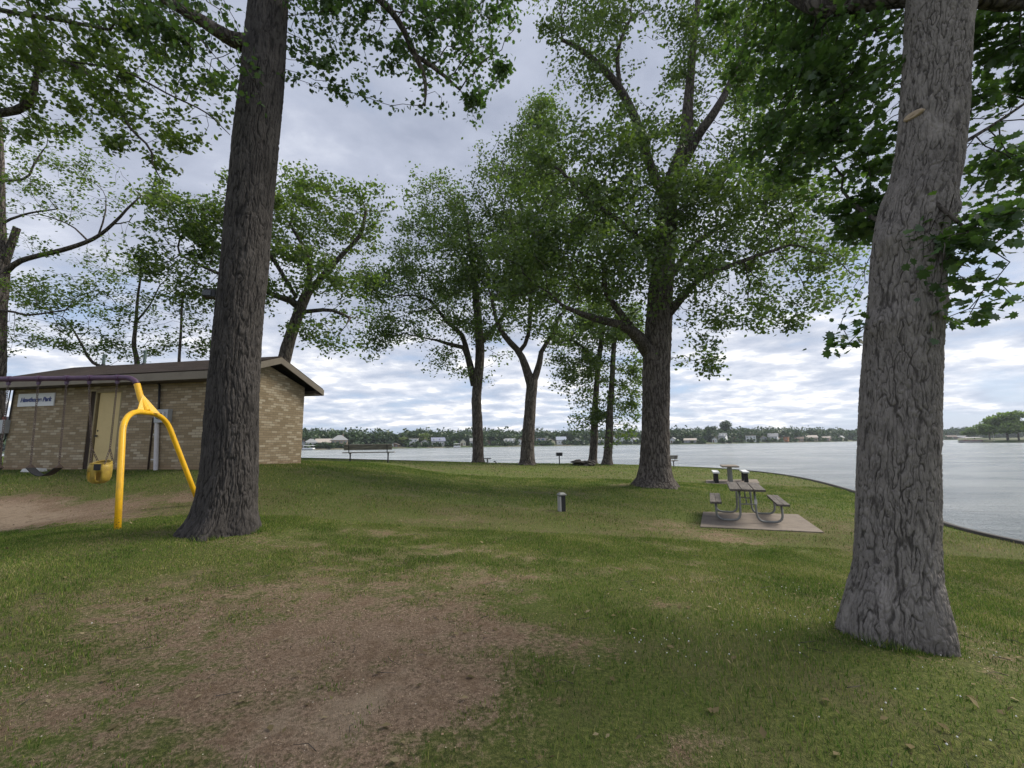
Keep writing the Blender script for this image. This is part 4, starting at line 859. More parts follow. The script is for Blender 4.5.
mb = MB(); mb.tube([(a, -.03, -.1), (a, -.03, .9), (a, -.03, wp(155, 418)[1])], .02, 8); mb.build('dark_conduit', M['recess'], bld)
mb = MB(); e1 = wp(158.5, 412); mb.tube([(c0[0], -.03, HE - .06), (c0[0] + .25, -.05, HE - .07), (e1[0] - .12, -.06, HE - .12), (e1[0] + .02, -.06, HE - .28), (e1[0] + .07, -.06, e1[1] + .1), (e1[0] + .07, -.06, e1[1] - .02)], .028, 8); mb.build('service_cable', M['black'], bld, smooth=True)
# left boxes
mb = MB(); q = rect_box(mb, 3.5, 420, 11, 433.5, .13); jb = mb.build('junction_box', M['greybox'], bld, .008)
mb = MB(); mb.tube([(q[0] - .05, -.06, q[1] + q[3] / 2), (q[0] - .05, -.06, q[1] + q[3] / 2 + .09)], .035, 10); mb.build('red_cap', M['red'], jb)
mb = MB(); xx = wp(13.5, 400)[0]
mb.tube([(xx + .03, -.03, HE - .02), (xx, -.03, q[1] + .3), (xx - .03, -.04, q[1] - .35), (xx - .12, -.05, q[1] - .48), (q[0] - .02, -.06, q[1] - .35), (q[0], -.06, q[1] - .1)], .018, 8)
mb.tube([(q[0] - .08, -.04, q[1] - .1), (q[0] - .1, -.04, -.05)], .022, 8); mb.tube([(q[0] - .05, -.04, q[1] + .2), (q[0] - .0, -.04, HE)], .015, 8); mb.build('cable_run', M['black'], bld)
mb = MB(); mb.box((-.10, .12, q[1] + .02), (.2, .28, .55)); mb.build('pale_utility_box', M['greybox'], bld, .01)
# splash block
p = P(34, 471.5, 11.7); mb = MB(); mb.box((0, 0, 0), (.62, .3, .09), taper=.85); mb.box((0, .02, .05), (.5, .05, .02))
sbk = mb.build('splash_block', M['concrete_pale'], None, .01); sbk.location = (p[0], p[1], g(p[0], p[1]) + .035); sbk.rotation_euler = (0, 0, -.35); tag(sbk, 'pale concrete splash block on grass below the name board', 'splash block')

# ------------------------------------------------------------------ swing set
def arc(p0, p1, p2, n=8):
    p0, p1, p2 = map(Vector, (p0, p1, p2)); return [p0.lerp(p1, s / n).lerp(p1.lerp(p2, s / n), s / n) for s in range(n + 1)]
bd = 7.45
Fg = P(118, 529, 6.5); Rg = on_ground(203, 8.55); Fg[2] = g(Fg[0], Fg[1])
ATl, ATr = P(127, 413, 7.15), P(163, 421, 7.85); ap = P(147, 411, 7.5)
sroot = empty('swing_set', (ap[0], ap[1], g(ap[0], ap[1])), 'purple beam swing set with yellow arched legs beside the big trunk', 'swing set')
rl = np.array(sroot.location)
def lc(p): return tuple(np.array(p, float) - rl)
lr = .043
BEZ = P(60, 378.5, bd)[2]; bx1 = P(140, 383, bd)[0]
def arch(dx, name='leg_arch'):
    s = 1 if dx == 0 else -1
    def fx(p): 
        q = np.array(p, float)
        if dx: q[0] = 2 * dx - q[0]
        return lc(q)
    A = P(118, 529, 6.5) - np.array([0, 0, .1]); B = P(122.5, 432, 6.74); C = P(124.5, 408, 6.9); D = P(145, 412.5, 7.4); E = P(163.5, 412.5, 7.85); G_ = P(170.5, 430, 7.98); Hh = Rg - np.array([0, 0, .15])
    if dx: A[2] = g(2 * dx - A[0], A[1]) - .1; Hh[2] = g(2 * dx - Hh[0], Hh[1]) - .1
    pl = [fx(A), fx(A * .5 + B * .5), fx(B)] + [tuple(q) for q in arc(fx(B), fx(C), fx(D), 9)[1:]] + [tuple(q) for q in arc(fx(D), fx(E), fx(G_), 9)[1:]] + [fx(G_ * .5 + Hh * .5), fx(Hh)]
    mb = MB(); mb.tube(pl, lr, 16); o = mb.build(name, M['yellow'], sroot, smooth=True)
    s0 = P(147, 411, 7.45); s1 = P(141, 399, 7.45); s2 = P(137, 384, bd)
    mb = MB(); mb.tube([fx(s0), fx(s1), fx(s2)], [.050, .048, .048], 16); mb.build('sleeve', M['yellow'], o, smooth=False)
    mb = MB(); a, b_, c_ = P(137, 410, 7.3), P(160, 414, 7.65), P(142, 394, 7.45)
    mb.poly([fx(a), fx(b_), fx(c_)], .012, (1, 0, 0)); mb.build('gusset', M['yellow'], o)
    return s2
s2 = arch(0)
BX0 = -16.5
arch((s2[0] + BX0 - .12) / 2)
beam = MB(); e0 = P(124, 376.5, bd); e0[2] = BEZ
pl = [(BX0 - .12 - 0, bd, s2[2])] + [(2 * ((s2[0] + BX0 - .12) / 2) - q[0], q[1], q[2]) for q in [tuple(x) for x in arc(s2, (P(133, 376, bd)[0], bd, BEZ), (e0[0], bd, BEZ), 7)]][1:]
pr = [tuple(x) for x in arc((e0[0], bd, BEZ), (P(134, 376, bd)[0], bd, BEZ), tuple(s2), 7)]
beam.tube([lc(q) for q in pl + [(-12, bd, BEZ)] + pr], .045, 14); beam.build('beam', M['purple'], sroot, smooth=True)
def hang(xx, zt):  # hanger clamp
    mb = MB(); mb.tube([lc((xx - .03, bd, BEZ)), lc((xx + .03, bd, BEZ))], .055, 14); mb.tube([lc((xx, bd, BEZ - .04)), lc((xx, bd, BEZ - .11))], .016, 8); mb.box(lc((xx, bd, BEZ - .075)), (.05, .03, .05)); mb.build('chain_hanger', M['purple'], sroot)
def chain_mb(mb, a, b_, link=.052, wr=.0048):
    a, b_ = Vector(a), Vector(b_); L = (b_ - a).length; n = max(2, int(L / (link * .76))); dr = (b_ - a) / L
    s1 = dr.cross(Vector((0, 1, 0)));  s1 = s1.normalized() if s1.length > .1 else Vector((1, 0, 0)); s2_ = dr.cross(s1)
    for i in range(n):
        c_ = a.lerp(b_, (i + .5) / n); sd_ = s1 if i % 2 else s2_
        mb.tube([c_ + dr * (math.sin(t_) * link * .5) + sd_ * (math.cos(t_) * link * .27) for t_ in [k_ * math.pi / 4 for k_ in range(8)]], wr, 5, closed=True)
def swing(u0, u1, b0, b1, kind, label):
    xt0, xt1 = P(u0, 376, bd)[0], P(u1, 376, bd)[0]; hang(xt0, 0); hang(xt1, 0)
    B0, B1 = P(*b0), P(*b1); c_ = (B0 + B1) / 2
    r_ = empty('belt_swing' if kind == 'belt' else 'bucket_swing', (c_[0], c_[1], c_[2]), label, 'swing', 'swings hanging from the purple beam'); L_ = np.array(r_.location)
    for xt, B in ((xt0, B0), (xt1, B1)):
        mb = MB(); chain_mb(mb, np.array([xt, bd, BEZ - .11]) - L_, B - L_); mb.build('chain', M['chain'], r_)
    return r_, B0 - L_, B1 - L_
for i, (u0, u1, b0, b1, lab) in enumerate([(39.5, 67.5, (30.5, 466, 7.1), (59, 466, 7.1), 'black belt swing hanging just below the name board'), (-22, 9.5, (-34, 466, 7.15), (-1, 466, 7.15), 'black belt swing at the left edge of the frame')]):
    r_, a, b_ = swing(u0, u1, b0, b1, 'belt', lab); mb = MB(); a, b_ = Vector(a), Vector(b_); n = 14
    pts_ = [a.lerp(b_, s / n) + Vector((0, 0, -.02 - .13 * math.sin(math.pi * s / n))) for s in range(n + 1)]
    for k in range(n):
        p0, p1 = pts_[k], pts_[k + 1]; 
        mb.poly([p0 + Vector((0, -.07, 0)), p1 + Vector((0, -.07, 0)), p1 + Vector((0, .07, 0)), p0 + Vector((0, .07, 0))], .012, (0, 0, -1))
    mb.build('seat', M['black'], r_)
    for q in (a, b_): mb = MB(); mb.poly([q + Vector((0, -.075, -.03)), q + Vector((0, .075, -.03)), q + Vector((0, 0, .04))], .008, (1, 0, 0)); mb.build('end_bracket', M['chain'], r_)
r_, a, b_ = swing(90, 118, (91.5, 448, 7.3), (110, 449, 7.3), 'bucket', 'yellow toddler bucket swing with black back hanging before the door')
cz = P(100, 473, 7.3)[2] - r_.location.z; cx = P(100, 470, 7.3)[0] - r_.location.x
# bucket shell with leg holes
th = np.linspace(0, 2 * np.pi, 33)[:-1]; mb = MB(); rows = [(.125, .15), (.135, .09), (.138, .02), (.135, -.06), (.118, -.12), (.07, -.155), (.012, -.16)]; rv = []
for rr_, zz_ in rows: rv.append([(cx + rr_ * 1.12 * math.cos(t_), rr_ * math.sin(t_) * .92, cz + zz_ + (.05 * max(0, math.sin(t_)) if zz_ > 0 else 0)) for t_ in th])
b0 = 0
for row in rv: mb.v += row
for i in range(len(rows) - 1):
    for k in range(32):
        ang = math.degrees(th[k]) % 360
        hole = i in (2, 3) and (232 <= ang <= 258 or 282 <= ang <= 308)
        if hole: continue
        mb.f.append((i * 32 + k, i * 32 + (k + 1) % 32, (i + 1) * 32 + (k + 1) % 32, (i + 1) * 32 + k))
bk = mb.build('bucket_seat', M['bucket'], r_, smooth=True); sm = bk.modifiers.new('thick', 'SOLIDIFY'); sm.thickness = .014
mb = MB(); mb.tube([(cx + .145 * math.cos(t_), .12 * math.sin(t_), cz + .155 + .05 * max(0, math.sin(t_))) for t_ in np.linspace(0, 2 * math.pi, 25)[:-1]], .014, 8, closed=True); mb.build('rim', M['bucket'], bk, smooth=True)
mb = MB(); mb.box((cx + .07, -.128, cz + .10), (.11, .02, .10)); mb.build('black_panel', M['black'], bk, .006)
for q, s in ((a, -1), (b_, 1)):
    for yy in (-.1, .1): mb = MB(); chain_mb(mb, Vector(q), Vector((cx + s * .12 + (.04 if yy < 0 else -.0) * 1, yy, cz + .15))); mb.build('short_chain', M['chain'], r_)

# ------------------------------------------------------------------ benches, tables, grills, bollard
def park_bench(u, d, rz, Lb, label, grp='slatted benches facing the lake'):
    p = on_ground(u, d); r_ = empty('park_bench', tuple(p), label, 'bench', grp, rz)
    mb = MB()
    for y in (-.17, -.03, .11): mb.box((0, y, .45), (Lb, .125, .04))
    mb.build('seat', M['plank_x'], r_, .006)
    mb = MB()
    R = Matrix.Rotation(math.radians(-12), 3, 'X')
    for z, y in ((.63, -.245), (.765, -.275)): mb.box((0, y, z), (Lb * .93, .04, .125), Matrix.Rotation(math.radians(12), 3, 'X'))
    mb.build('backrest', M['plank_x'], r_, .006)
    for x in (-Lb * .37, Lb * .37):
        mb = MB(); mb.tube([(x, 0, -.15), (x, 0, .40)], .032, 10); mb.build('leg', M['darksteel'], r_)
        mb = MB(); mb.tube([(x, .16, .42), (x, 0, .395), (x, -.18, .42), (x, -.235, .50), (x, -.245, .62), (x, -.305, .82)], .022, 8); mb.build('bracket', M['darksteel'], r_, smooth=True)
    return r_
park_bench(369, 20.4, math.radians(4), 2.35, 'long weathered bench with its back to the lawn, right of the brick building')
park_bench(664, 31.0, math.radians(8), 2.0, 'small bench half hidden behind the broad oak trunk')

def pedestal_grill(u, d, label, w=.62, h=.62, thin=False):
    p = on_ground(u, d); r_ = empty('pedestal_grill' , tuple(p), label, 'grill')
    mb = MB(); mb.tube([(0, 0, -.2), (0, 0, h)], .035, 10); mb.build('post', M['darksteel'], r_)
    bx = MB(); bx.box((0, 0, h + .015), (w, .42, .03)); bx.box((-w / 2 + .01, 0, h + .12), (.02, .42, .22)); bx.box((w / 2 - .01, 0, h + .12), (.02, .42, .22)); bx.box((0, .20, h + .12), (w - .04, .02, .22)); bx.box((0, -.20, h + .10), (w - .04, .02, .16)); bx.build('firebox', M['darksteel'], r_, .004)
    gr = MB()
    for k in range(9): gr.tube([(-w / 2 + .05 + k * (w - .1) / 8, -.19, h + .2), (-w / 2 + .05 + k * (w - .1) / 8, .19, h + .2)], .007, 6)
    gr.build('grate', M['galv'], r_); hd = MB(); hd.tube([(w / 2, -.1, h + .2), (w / 2 + .1, -.1, h + .2), (w / 2 + .1, .1, h + .2), (w / 2, .1, h + .2)], .009, 6); hd.build('handle', M['galv'], r_)
pedestal_grill(559.5, 30, 'black pedestal grill standing on the shore left of the stone mound', .40, .58)
# small pedestal table beside lakeside trunk
p = on_ground(487.5, 27.5); r_ = empty('pedestal_table', tuple(p), 'small dark topped pedestal table right of the long straight trunk', 'table')
MB().tube([(0, 0, -.2), (0, 0, .30)], .05, 12).build('post', M['galv'], r_); MB().tube([(0, 0, .30), (0, 0, .345)], .24, 24).build('table_top', M['darksteel'], r_, .006)
p = on_ground(496, 27.6); mb = MB(); mb.tube([(0, 0, -.1), (0, 0, .1), (-.05, 0, .15), (-.14, 0, .16)], .035, 10); tp_ = mb.build('water_spigot', M['darksteel'], None, smooth=True); tp_.location = tuple(p); tag(tp_, 'low bent dark pipe sticking up from the grass near the small table', 'pipe')
# bollard
p = on_ground(562, 10); r_ = empty('path_light_bollard', tuple(p), 'short lawn bollard with pale side and domed grey cap', 'bollard', rz=math.radians(14)); r_.scale = (.9, .9, .92)
MB().box((0, 0, .13), (.15, .15, .5)).build('post', M['black'], r_, .006)
mb = MB(); mb.box((-.080, -.0, .16), (.012, .155, .40)); mb.box((-.058, -.080, .16), (.032, .010, .40)); mb.build('pale_side', M['bollard_pale'], r_, .003)
mb = MB(); mb.box((0, 0, .395), (.20, .20, .03)); mb.box((0, 0, .43), (.19, .19, .04), taper=.55); mb.build('cap', M['galv'], r_, .01)
# near picnic table
a, b_ = P(748, 492.5, 9.4), P(741.6, 483.7, 11.1); c_ = (a + b_) / 2; dr = (b_ - a)[:2]; rz = math.atan2(dr[1], dr[0]) - math.pi / 2
r_ = empty('picnic_table', (c_[0], c_[1], slab_z), 'weathered plank picnic table with bent pipe frame, on the nearer pad', 'picnic table', 'picnic tables on concrete pads', rz)
r_.scale = (.91, .95, .97)
for x in (-.255, 0, .255):
    MB().box((x, 0, .735), (.24, 1.86, .045)).build('top_plank', M['plank'], r_, .006)
for x in (-.70, .70):
    mb = MB(); mb.box((x - .065, 0, .44), (.125, 1.84, .045)); mb.box((x + .065, 0, .44), (.125, 1.84, .045)); mb.build('bench_seat', M['plank'], r_, .006)
for y in (-.62, .62):
    for s in (-1, 1):
        P0, P1, P2 = Vector((s * .16, y, .70)), Vector((s * .17, y, .22)), Vector((s * .17, y, .04))
        pl = [P0, P0.lerp(P1, .5), P1] + arc(P1, (s * .175, y, .035), (s * .34, y, .035), 6)[1:] + [Vector((s * .5, y, .035))] + arc((s * .52, y, .035), (s * .72, y, .04), (s * .70, y, .24), 6) + [Vector((s * .69, y, .415))]
        MB().tube(pl, .025, 12).build('leg', M['galv'], r_, smooth=True)
    mb = MB(); mb.box((0, y, .695), (.72, .05, .03))
    for s in (-1, 1): mb.box((s * .70, y, .405), (.25, .05, .02))
    mb.build('cross_bar', M['galv'], r_)
for s in (-1, 1):
    MB().tube([(s * .02, s * .60, .40), (s * .02, s * .1, .69)], .014, 8).build('brace', M['galv'], r_)
MB().tube([(-.17, -.62, .40), (.17, -.62, .40)], .014, 8).build('brace', M['galv'], r_); MB().tube([(-.17, .62, .40), (.17, .62, .40)], .014, 8).build('brace', M['galv'], r_)
MB().box((.17, -.655, .46), (.06, .01, .10)).build('sticker', M['pvc'], r_)
# far picnic set: concrete table and two benches
p = P(730.5, 483, 20.5); r_ = empty('concrete_table', (p[0], p[1], slab2_z), 'narrow stone topped table on one thick post, on the farther pad', 'picnic table', 'picnic tables on concrete pads', math.radians(-22))
MB().box((0, 0, .72), (.70, 1.5, .06)).build('table_top', M['concrete'], r_, .01)
for y in (-.42, .42): MB().box((0, y, .345), (.15, .24, .69), taper=.85).build('pedestal', M['galv'], r_, .01)
for u, lab in ((716.2, 'pale topped bench left of the farther table'), (745.2, 'pale topped bench right of the farther table')):
    p = P(u, 482.5, 20.5); r_ = empty('concrete_bench', (p[0], p[1], slab2_z), lab, 'bench', 'benches beside the farther table', math.radians(-22))
    MB().box((0, 0, .46), (.27, 1.5, .07)).build('seat', M['pale_top'], r_, .01)
    for y in (-.5, .5): MB().box((0, y, .215), (.17, .2, .43), taper=.9).build('pedestal', M['black'], r_, .01)
# stone mound
p = on_ground(584, 29); rs_ = np.random.default_rng(5); mb = MB()
import bmesh
bm = bmesh.new()
for k in range(26):
    q = bmesh.ops.create_icosphere(bm, subdivisions=2, radius=1.0); s = rs_.uniform(.10, .26); o_ = Vector((rs_.normal(0, .36), rs_.normal(0, .3), rs_.uniform(-.02, .30))); sq = rs_.uniform(.4, .7)
    for v_ in q['verts']:
        n_ = pnoise(v_.co * 1.7 + Vector((k * 3, 0, 0))); v_.co = Vector((v_.co.x * s * 1.3, v_.co.y * s, v_.co.z * s * sq)) * (1 + .35 * n_) + o_
me = bpy.data.meshes.new('stone_mound'); bm.to_mesh(me); bm.free(); me.materials.append(M['stone']); o = bpy.data.objects.new('stone_mound', me); COL.objects.link(o); o.location = tuple(p)
tag(o, 'low heap of dark stones and soil in the lawn before the slim twin trees', 'stone heap')
# ------------------------------------------------------------------ far shore
def shore_dist(u):
    return float(np.interp(u, [-400, 0, 300, 420, 540, 640, 700, 780, 860, 930, 1010, 1400], [260, 240, 235, 265, 300, 320, 310, 360, 420, 460, 470, 300]))
us = np.arange(-420, 1500, 12); prof = [(0, WATER - 2), (0, WATER + .5), (6, WATER + 1.0), (30, WATER + 1.5), (80, WATER + 2.5), (160, WATER + 4), (400, WATER + 7), (800, WATER + 6)]
V = []
for u in us:
    d0 = shore_dist(u); r0 = ray(u, 440); r0 = r0[:2] / np.linalg.norm(r0[:2])
    k = d0 / ray(u, 440)[1]; base = ray(u, 440)[:2] * k
    for off, z in prof: V.append([base[0] + r0[0] * off, base[1] + r0[1] * off, z])
k = len(prof); i_ = np.arange(len(us) * k).reshape(len(us), k)
Fq = np.stack([i_[:-1, :-1].ravel(), i_[1:, :-1].ravel(), i_[1:, 1:].ravel(), i_[:-1, 1:].ravel()], -1)
m_, t_, b = mat('far_bank', (.08, .10, .04), .95); co = t_.add('ShaderNodeTexCoord').outputs['Object']
t_.l.new(t_.mix(t_.smooth(t_.noise(co, .06, 4), .45, .6), (.055, .085, .03), (.14, .13, .09)), b.inputs['Base Color'])
M['far_bank'] = m_
tag(mesh_np('far_shore', V, Fq[:, ::-1], m_, None, True), 'low grassy bank across the lake', 'far bank', kind='structure')
def far_pt(u, off=0.0, dist=None):
    d0 = dist or shore_dist(u); r = ray(u, 440); b_ = r[:2] * (d0 / r[1]); n_ = r[:2] / np.linalg.norm(r[:2]); q = b_ + n_ * off
    z = np.interp(off, [p[0] for p in prof[1:]], [p[1] for p in prof[1:]]); return np.array([q[0], q[1], z])
rs_ = np.random.default_rng(99)
def puff(c, rx, rz, n, size, rs):
    w_ = rs.normal(size=(n, 3)); w_ /= np.linalg.norm(w_, axis=1)[:, None]; bump = 1 + .18 * np.sin(w_[:, 0] * 5 + c[0]) + .15 * np.sin(w_[:, 2] * 6 + c[1])
    pos = c + w_ * (rs.uniform(.72, 1.05, n) * bump)[:, None] * np.array([rx, rx, rz]); return pos
pos = []
for k in range(2400):
    u = rs_.uniform(-120, 1150); off = rs_.choice([rs_.uniform(12, 40), rs_.uniform(40, 110), rs_.uniform(110, 260)], p=[.34, .33, .33])
    if 360 < u < 440 and off > 100: continue
    p = far_pt(u, off); hT = rs_.uniform(7, 12) * (.8 if off < 40 else 1.0)
    dens = .5 + .5 * math.sin(u * .05) * math.sin(u * .017 + 1)
    rx = hT * rs_.uniform(.34, .5); pos.append(puff(p + np.array([0, 0, hT * .55]), rx, hT * .5, 90, 1, rs_))
for k in range(230):
    u = rs_.uniform(290, 960); p = far_pt(u, rs_.uniform(1.5, 5)); hT = rs_.uniform(1.2, 3.4); pos.append(puff(p + np.array([0, 0, hT * .45]), hT * rs_.uniform(.5, .8), hT * .5, 30, 1, rs_))
pos = np.vstack(pos)
V, Fs_ = leaf_mesh(pos, 1.7, (np.array([(0, 0, 0), (.5, .4, .1), (0, 1, 0), (-.5, .45, .1)]), [np.array([[0, 1, 2], [0, 2, 3]])]), rs_, .35, 0)
tag(mesh_np('far_woods', V, Fs_, M['leaf_far']), 'dark green wooded belt along the far shore of the lake', 'woods', kind='stuff')
def far_tree(u, off, h, w_, label, pale=False, dist=None, airy=1.0, lm=None):
    p = far_pt(u, off, dist); r_ = empty('far_tree', tuple(p), label, 'tree', 'single trees on the far shore'); s = np.random.default_rng(int(u * 7)); ps = []
    tr = MB(); tr.tube([(0, 0, -1), (0, 0, h * .35), (h * .03, 0, h * .7)], [h * .035, h * .026, h * .012], 8)
    for k in range(9):
        a = s.uniform(0, 6.28); rr_ = s.uniform(.15, .65) * w_ / 2; zc2 = h * s.uniform(.36, .88); c2 = np.array([rr_ * math.cos(a), rr_ * math.sin(a), zc2])
        tr.tube([(0, 0, h * .25 + zc2 * .2), tuple(c2)], [h * .014, h * .006], 5); ps.append(puff(p + c2, w_ * .24, h * .13, int(210 * airy), 1, s))
    tr.build('trunk', M['bark'], r_); V, Fs_ = leaf_mesh(np.vstack(ps), h * .085, SIMPLE, s, .35, 0); mesh_np('crown', V, Fs_, M[lm or ('leaf_far_pale' if pale else 'leaf_far')], r_)
far_tree(726, 40, 17, 13, 'tall dark tree breaking the skyline behind the tall white house')
far_tree(711, 24, 12, 12, 'rounded dark tree at the water left of the tall white house')
far_tree(423.5, 16, 8.5, 11, 'pale lime green round tree behind the white houses left of the long straight trunk', True)
far_tree(516, 20, 7.5, 12, 'pale lime green low tree left of the V forked trunk', True)
far_tree(404, 10, 6, 8, 'small bright shrubby tree right of the long bench', True)
far_tree(566, 26, 10, 13, 'mid green round tree above the blue gabled house')
# right hand point, nearer
ptz = [(978, 205), (1000, 188), (1030, 176), (1090, 168), (1160, 160)]
V = []; 
for u, d in [(958, 222), (975, 212)] + ptz:
    f0 = far_pt(u, 0, d); f0[2] = WATER - 1.5; nrm_ = f0[:2] / np.linalg.norm(f0[:2])
    for off, z in ((0, WATER - 1.5), (0.2, WATER + .45), (14, WATER + 1.2), (70, WATER + 2)): V.append([f0[0] + nrm_[0] * off, f0[1] + nrm_[1] * off, z])
i_ = np.arange(len(V)).reshape(-1, 4); Fq = np.stack([i_[:-1, :-1].ravel(), i_[1:, :-1].ravel(), i_[1:, 1:].ravel(), i_[:-1, 1:].ravel()], -1)
tag(mesh_np('lake_point', V, Fq[:, ::-1], M['far_bank'], None, True), 'low point of land reaching in from the right', 'point', kind='structure')
for u, off, h, w_, d, lab in ((1008, 14, 13, 13, 182, 'tall airy tree standing above the others on the right point'), (990, 20, 9, 11, 196, 'dense round tree at the tip of the right point'), (1019, 12, 9.5, 13, 178, 'broad dense tree at the right edge on the point'), (975, 40, 7, 10, 208, 'low dark tree just behind the white covered boat'), (1055, 14, 11, 12, 172, 'dense tree on the point beyond the right edge')):
    far_tree(u, off, h, w_, lab, False, d, 1.5, 'leaf')
# houses
hm = {}
def paint(c):
    c = tuple(x * .92 for x in c)
    if c not in hm: hm[c] = worn('house_paint', c, tuple(x * .8 for x in c), .7, sc=1.0, bump=.05)
    return hm[c]
Wt, Cr, Gy, Bl, Tn, Br, Ye = (.72, .73, .74), (.62, .58, .46), (.35, .37, .40), (.10, .15, .30), (.38, .30, .22), (.17, .11, .08), (.70, .66, .42)
RG, RB, RD, RT = (.26, .27, .28), (.15, .11, .09), (.09, .09, .10), (.40, .36, .32)
HS = [(303.5, 7, 5.5, Gy, RD, 'g', 'small grey house at the left end just beside the brick building', 0), (311, 13, 7.0, Wt, RG, 'h', 'white walled house with pale grey hipped roof above the boat lift', 0), (323, 15, 6.8, Br, RT, 'g', 'brown gabled house left of the tall hip roofed one', 0), (339.5, 17, 9.5, Tn, RG, 'h', 'largest house with a steep grey hip roof just left of the long bench', 0),
      (394.5, 9, 3.2, Br, RT, 'g', 'low brown boathouse right of the long bench', 0), (413.5, 9, 7.0, Wt, RT, 'f', 'two storey white flat topped house below the lime green tree', 0), (425.5, 7, 5.5, Wt, RG, 'g', 'small white gabled house between the lime tree and the blue roof', 0), (438.5, 14, 7.2, Wt, (.22, .24, .33), 'g', 'wide white house with blue grey roof left of the straight trunk', 1), (463, 6, 5.8, Cr, RG, 'g', 'cream house half screened by trees left of the straight trunk', 0),
      (472.5, 5, 6.5, Wt, RG, 'g', 'narrow white gabled house touching the straight trunk', 0), (488, 5, 4.8, Br, RB, 'g', 'brown cottage right of the straight trunk', 0), (509, 11, 6.0, Wt, RG, 'g', 'long white house with grey roof left of the V forked trunk', 1), (519.5, 8, 5.6, Wt, RT, 'g', 'white house against the left side of the V forked trunk', 0),
      (541, 10, 6.2, Bl, RD, 'g', 'dark blue house right of the V forked trunk', 1), (551.5, 8, 5.2, Ye, RT, 'g', 'pale yellow house right of the dark blue one', 0), (561.5, 10, 7.2, Wt, (.3, .34, .42), 'g', 'white house with tall blue grey gable above the pedestal grill', 0), (576, 8, 5.8, Cr, RG, 'g', 'cream house left of the slim twin trunks', 0),
      (601, 5, 5.8, Wt, RG, 'g', 'narrow white house seen between the slim twin trunks', 0), (614.5, 7, 7.5, Wt, RG, 'g', 'first white house right of the slim twin trunks', 0), (622, 6, 6.8, (.6, .62, .64), RD, 'f', 'grey white flat roofed house in the middle of the white row', 0), (629.5, 7, 6.6, Wt, RB, 'g', 'white house with brown roof at the end of the white row', 0), (636.5, 5, 5.6, Cr, RG, 'g', 'small cream house touching the broad oak trunk', 0),
      (672.5, 5, 5.5, Wt, RG, 'g', 'small white house just right of the broad oak trunk', 0), (690, 12, 4.4, Gy, RT, 'g', 'low grey house between the oak trunk and the tall dark tree', 0), (714.5, 5, 5.2, Wt, RG, 'g', 'small white shed house left of the tall white house', 0), (722, 7, 9.0, Wt, RG, 'g', 'tall narrow white house in front of the tall dark tree', 1), (735, 6, 5.0, Tn, RB, 'g', 'tan cottage right of the tall white house', 0),
      (751, 10, 7.0, Wt, RT, 'f', 'boxy white house standing midway along the right shore', 0), (764, 7, 6.0, Gy, RT, 'g', 'grey cottage left of the white gabled house with a red brown neighbour', 0), (773, 9, 8.8, Wt, RG, 'g', 'white gabled two storey house behind the red brown deck house', 0), (781, 13, 5.2, (.34, .15, .07), RB, 'f', 'red brown deck house at the lawn edge on the right shore', 1),
      (797, 12, 4.8, Tn, RB, 'g', 'low tan house with dark brown roof right of the deck house', 0), (811, 13, 6.6, Tn, RT, 'g', 'left half of the long tan ranch row', 0), (824, 10, 5.4, (.3, .24, .2), RT, 'g', 'right half of the long tan ranch row', 0), (840, 4, 5.8, Cr, RG, 'g', 'tiny cream house near the big foreground trunk', 0), (951, 9, 5.0, Br, RB, 'g', 'brown house directly right of the big foreground trunk', 0), (960, 8, 4.4, (.25, .12, .1), RG, 'g', 'reddish low house behind the white covered boat', 0)]
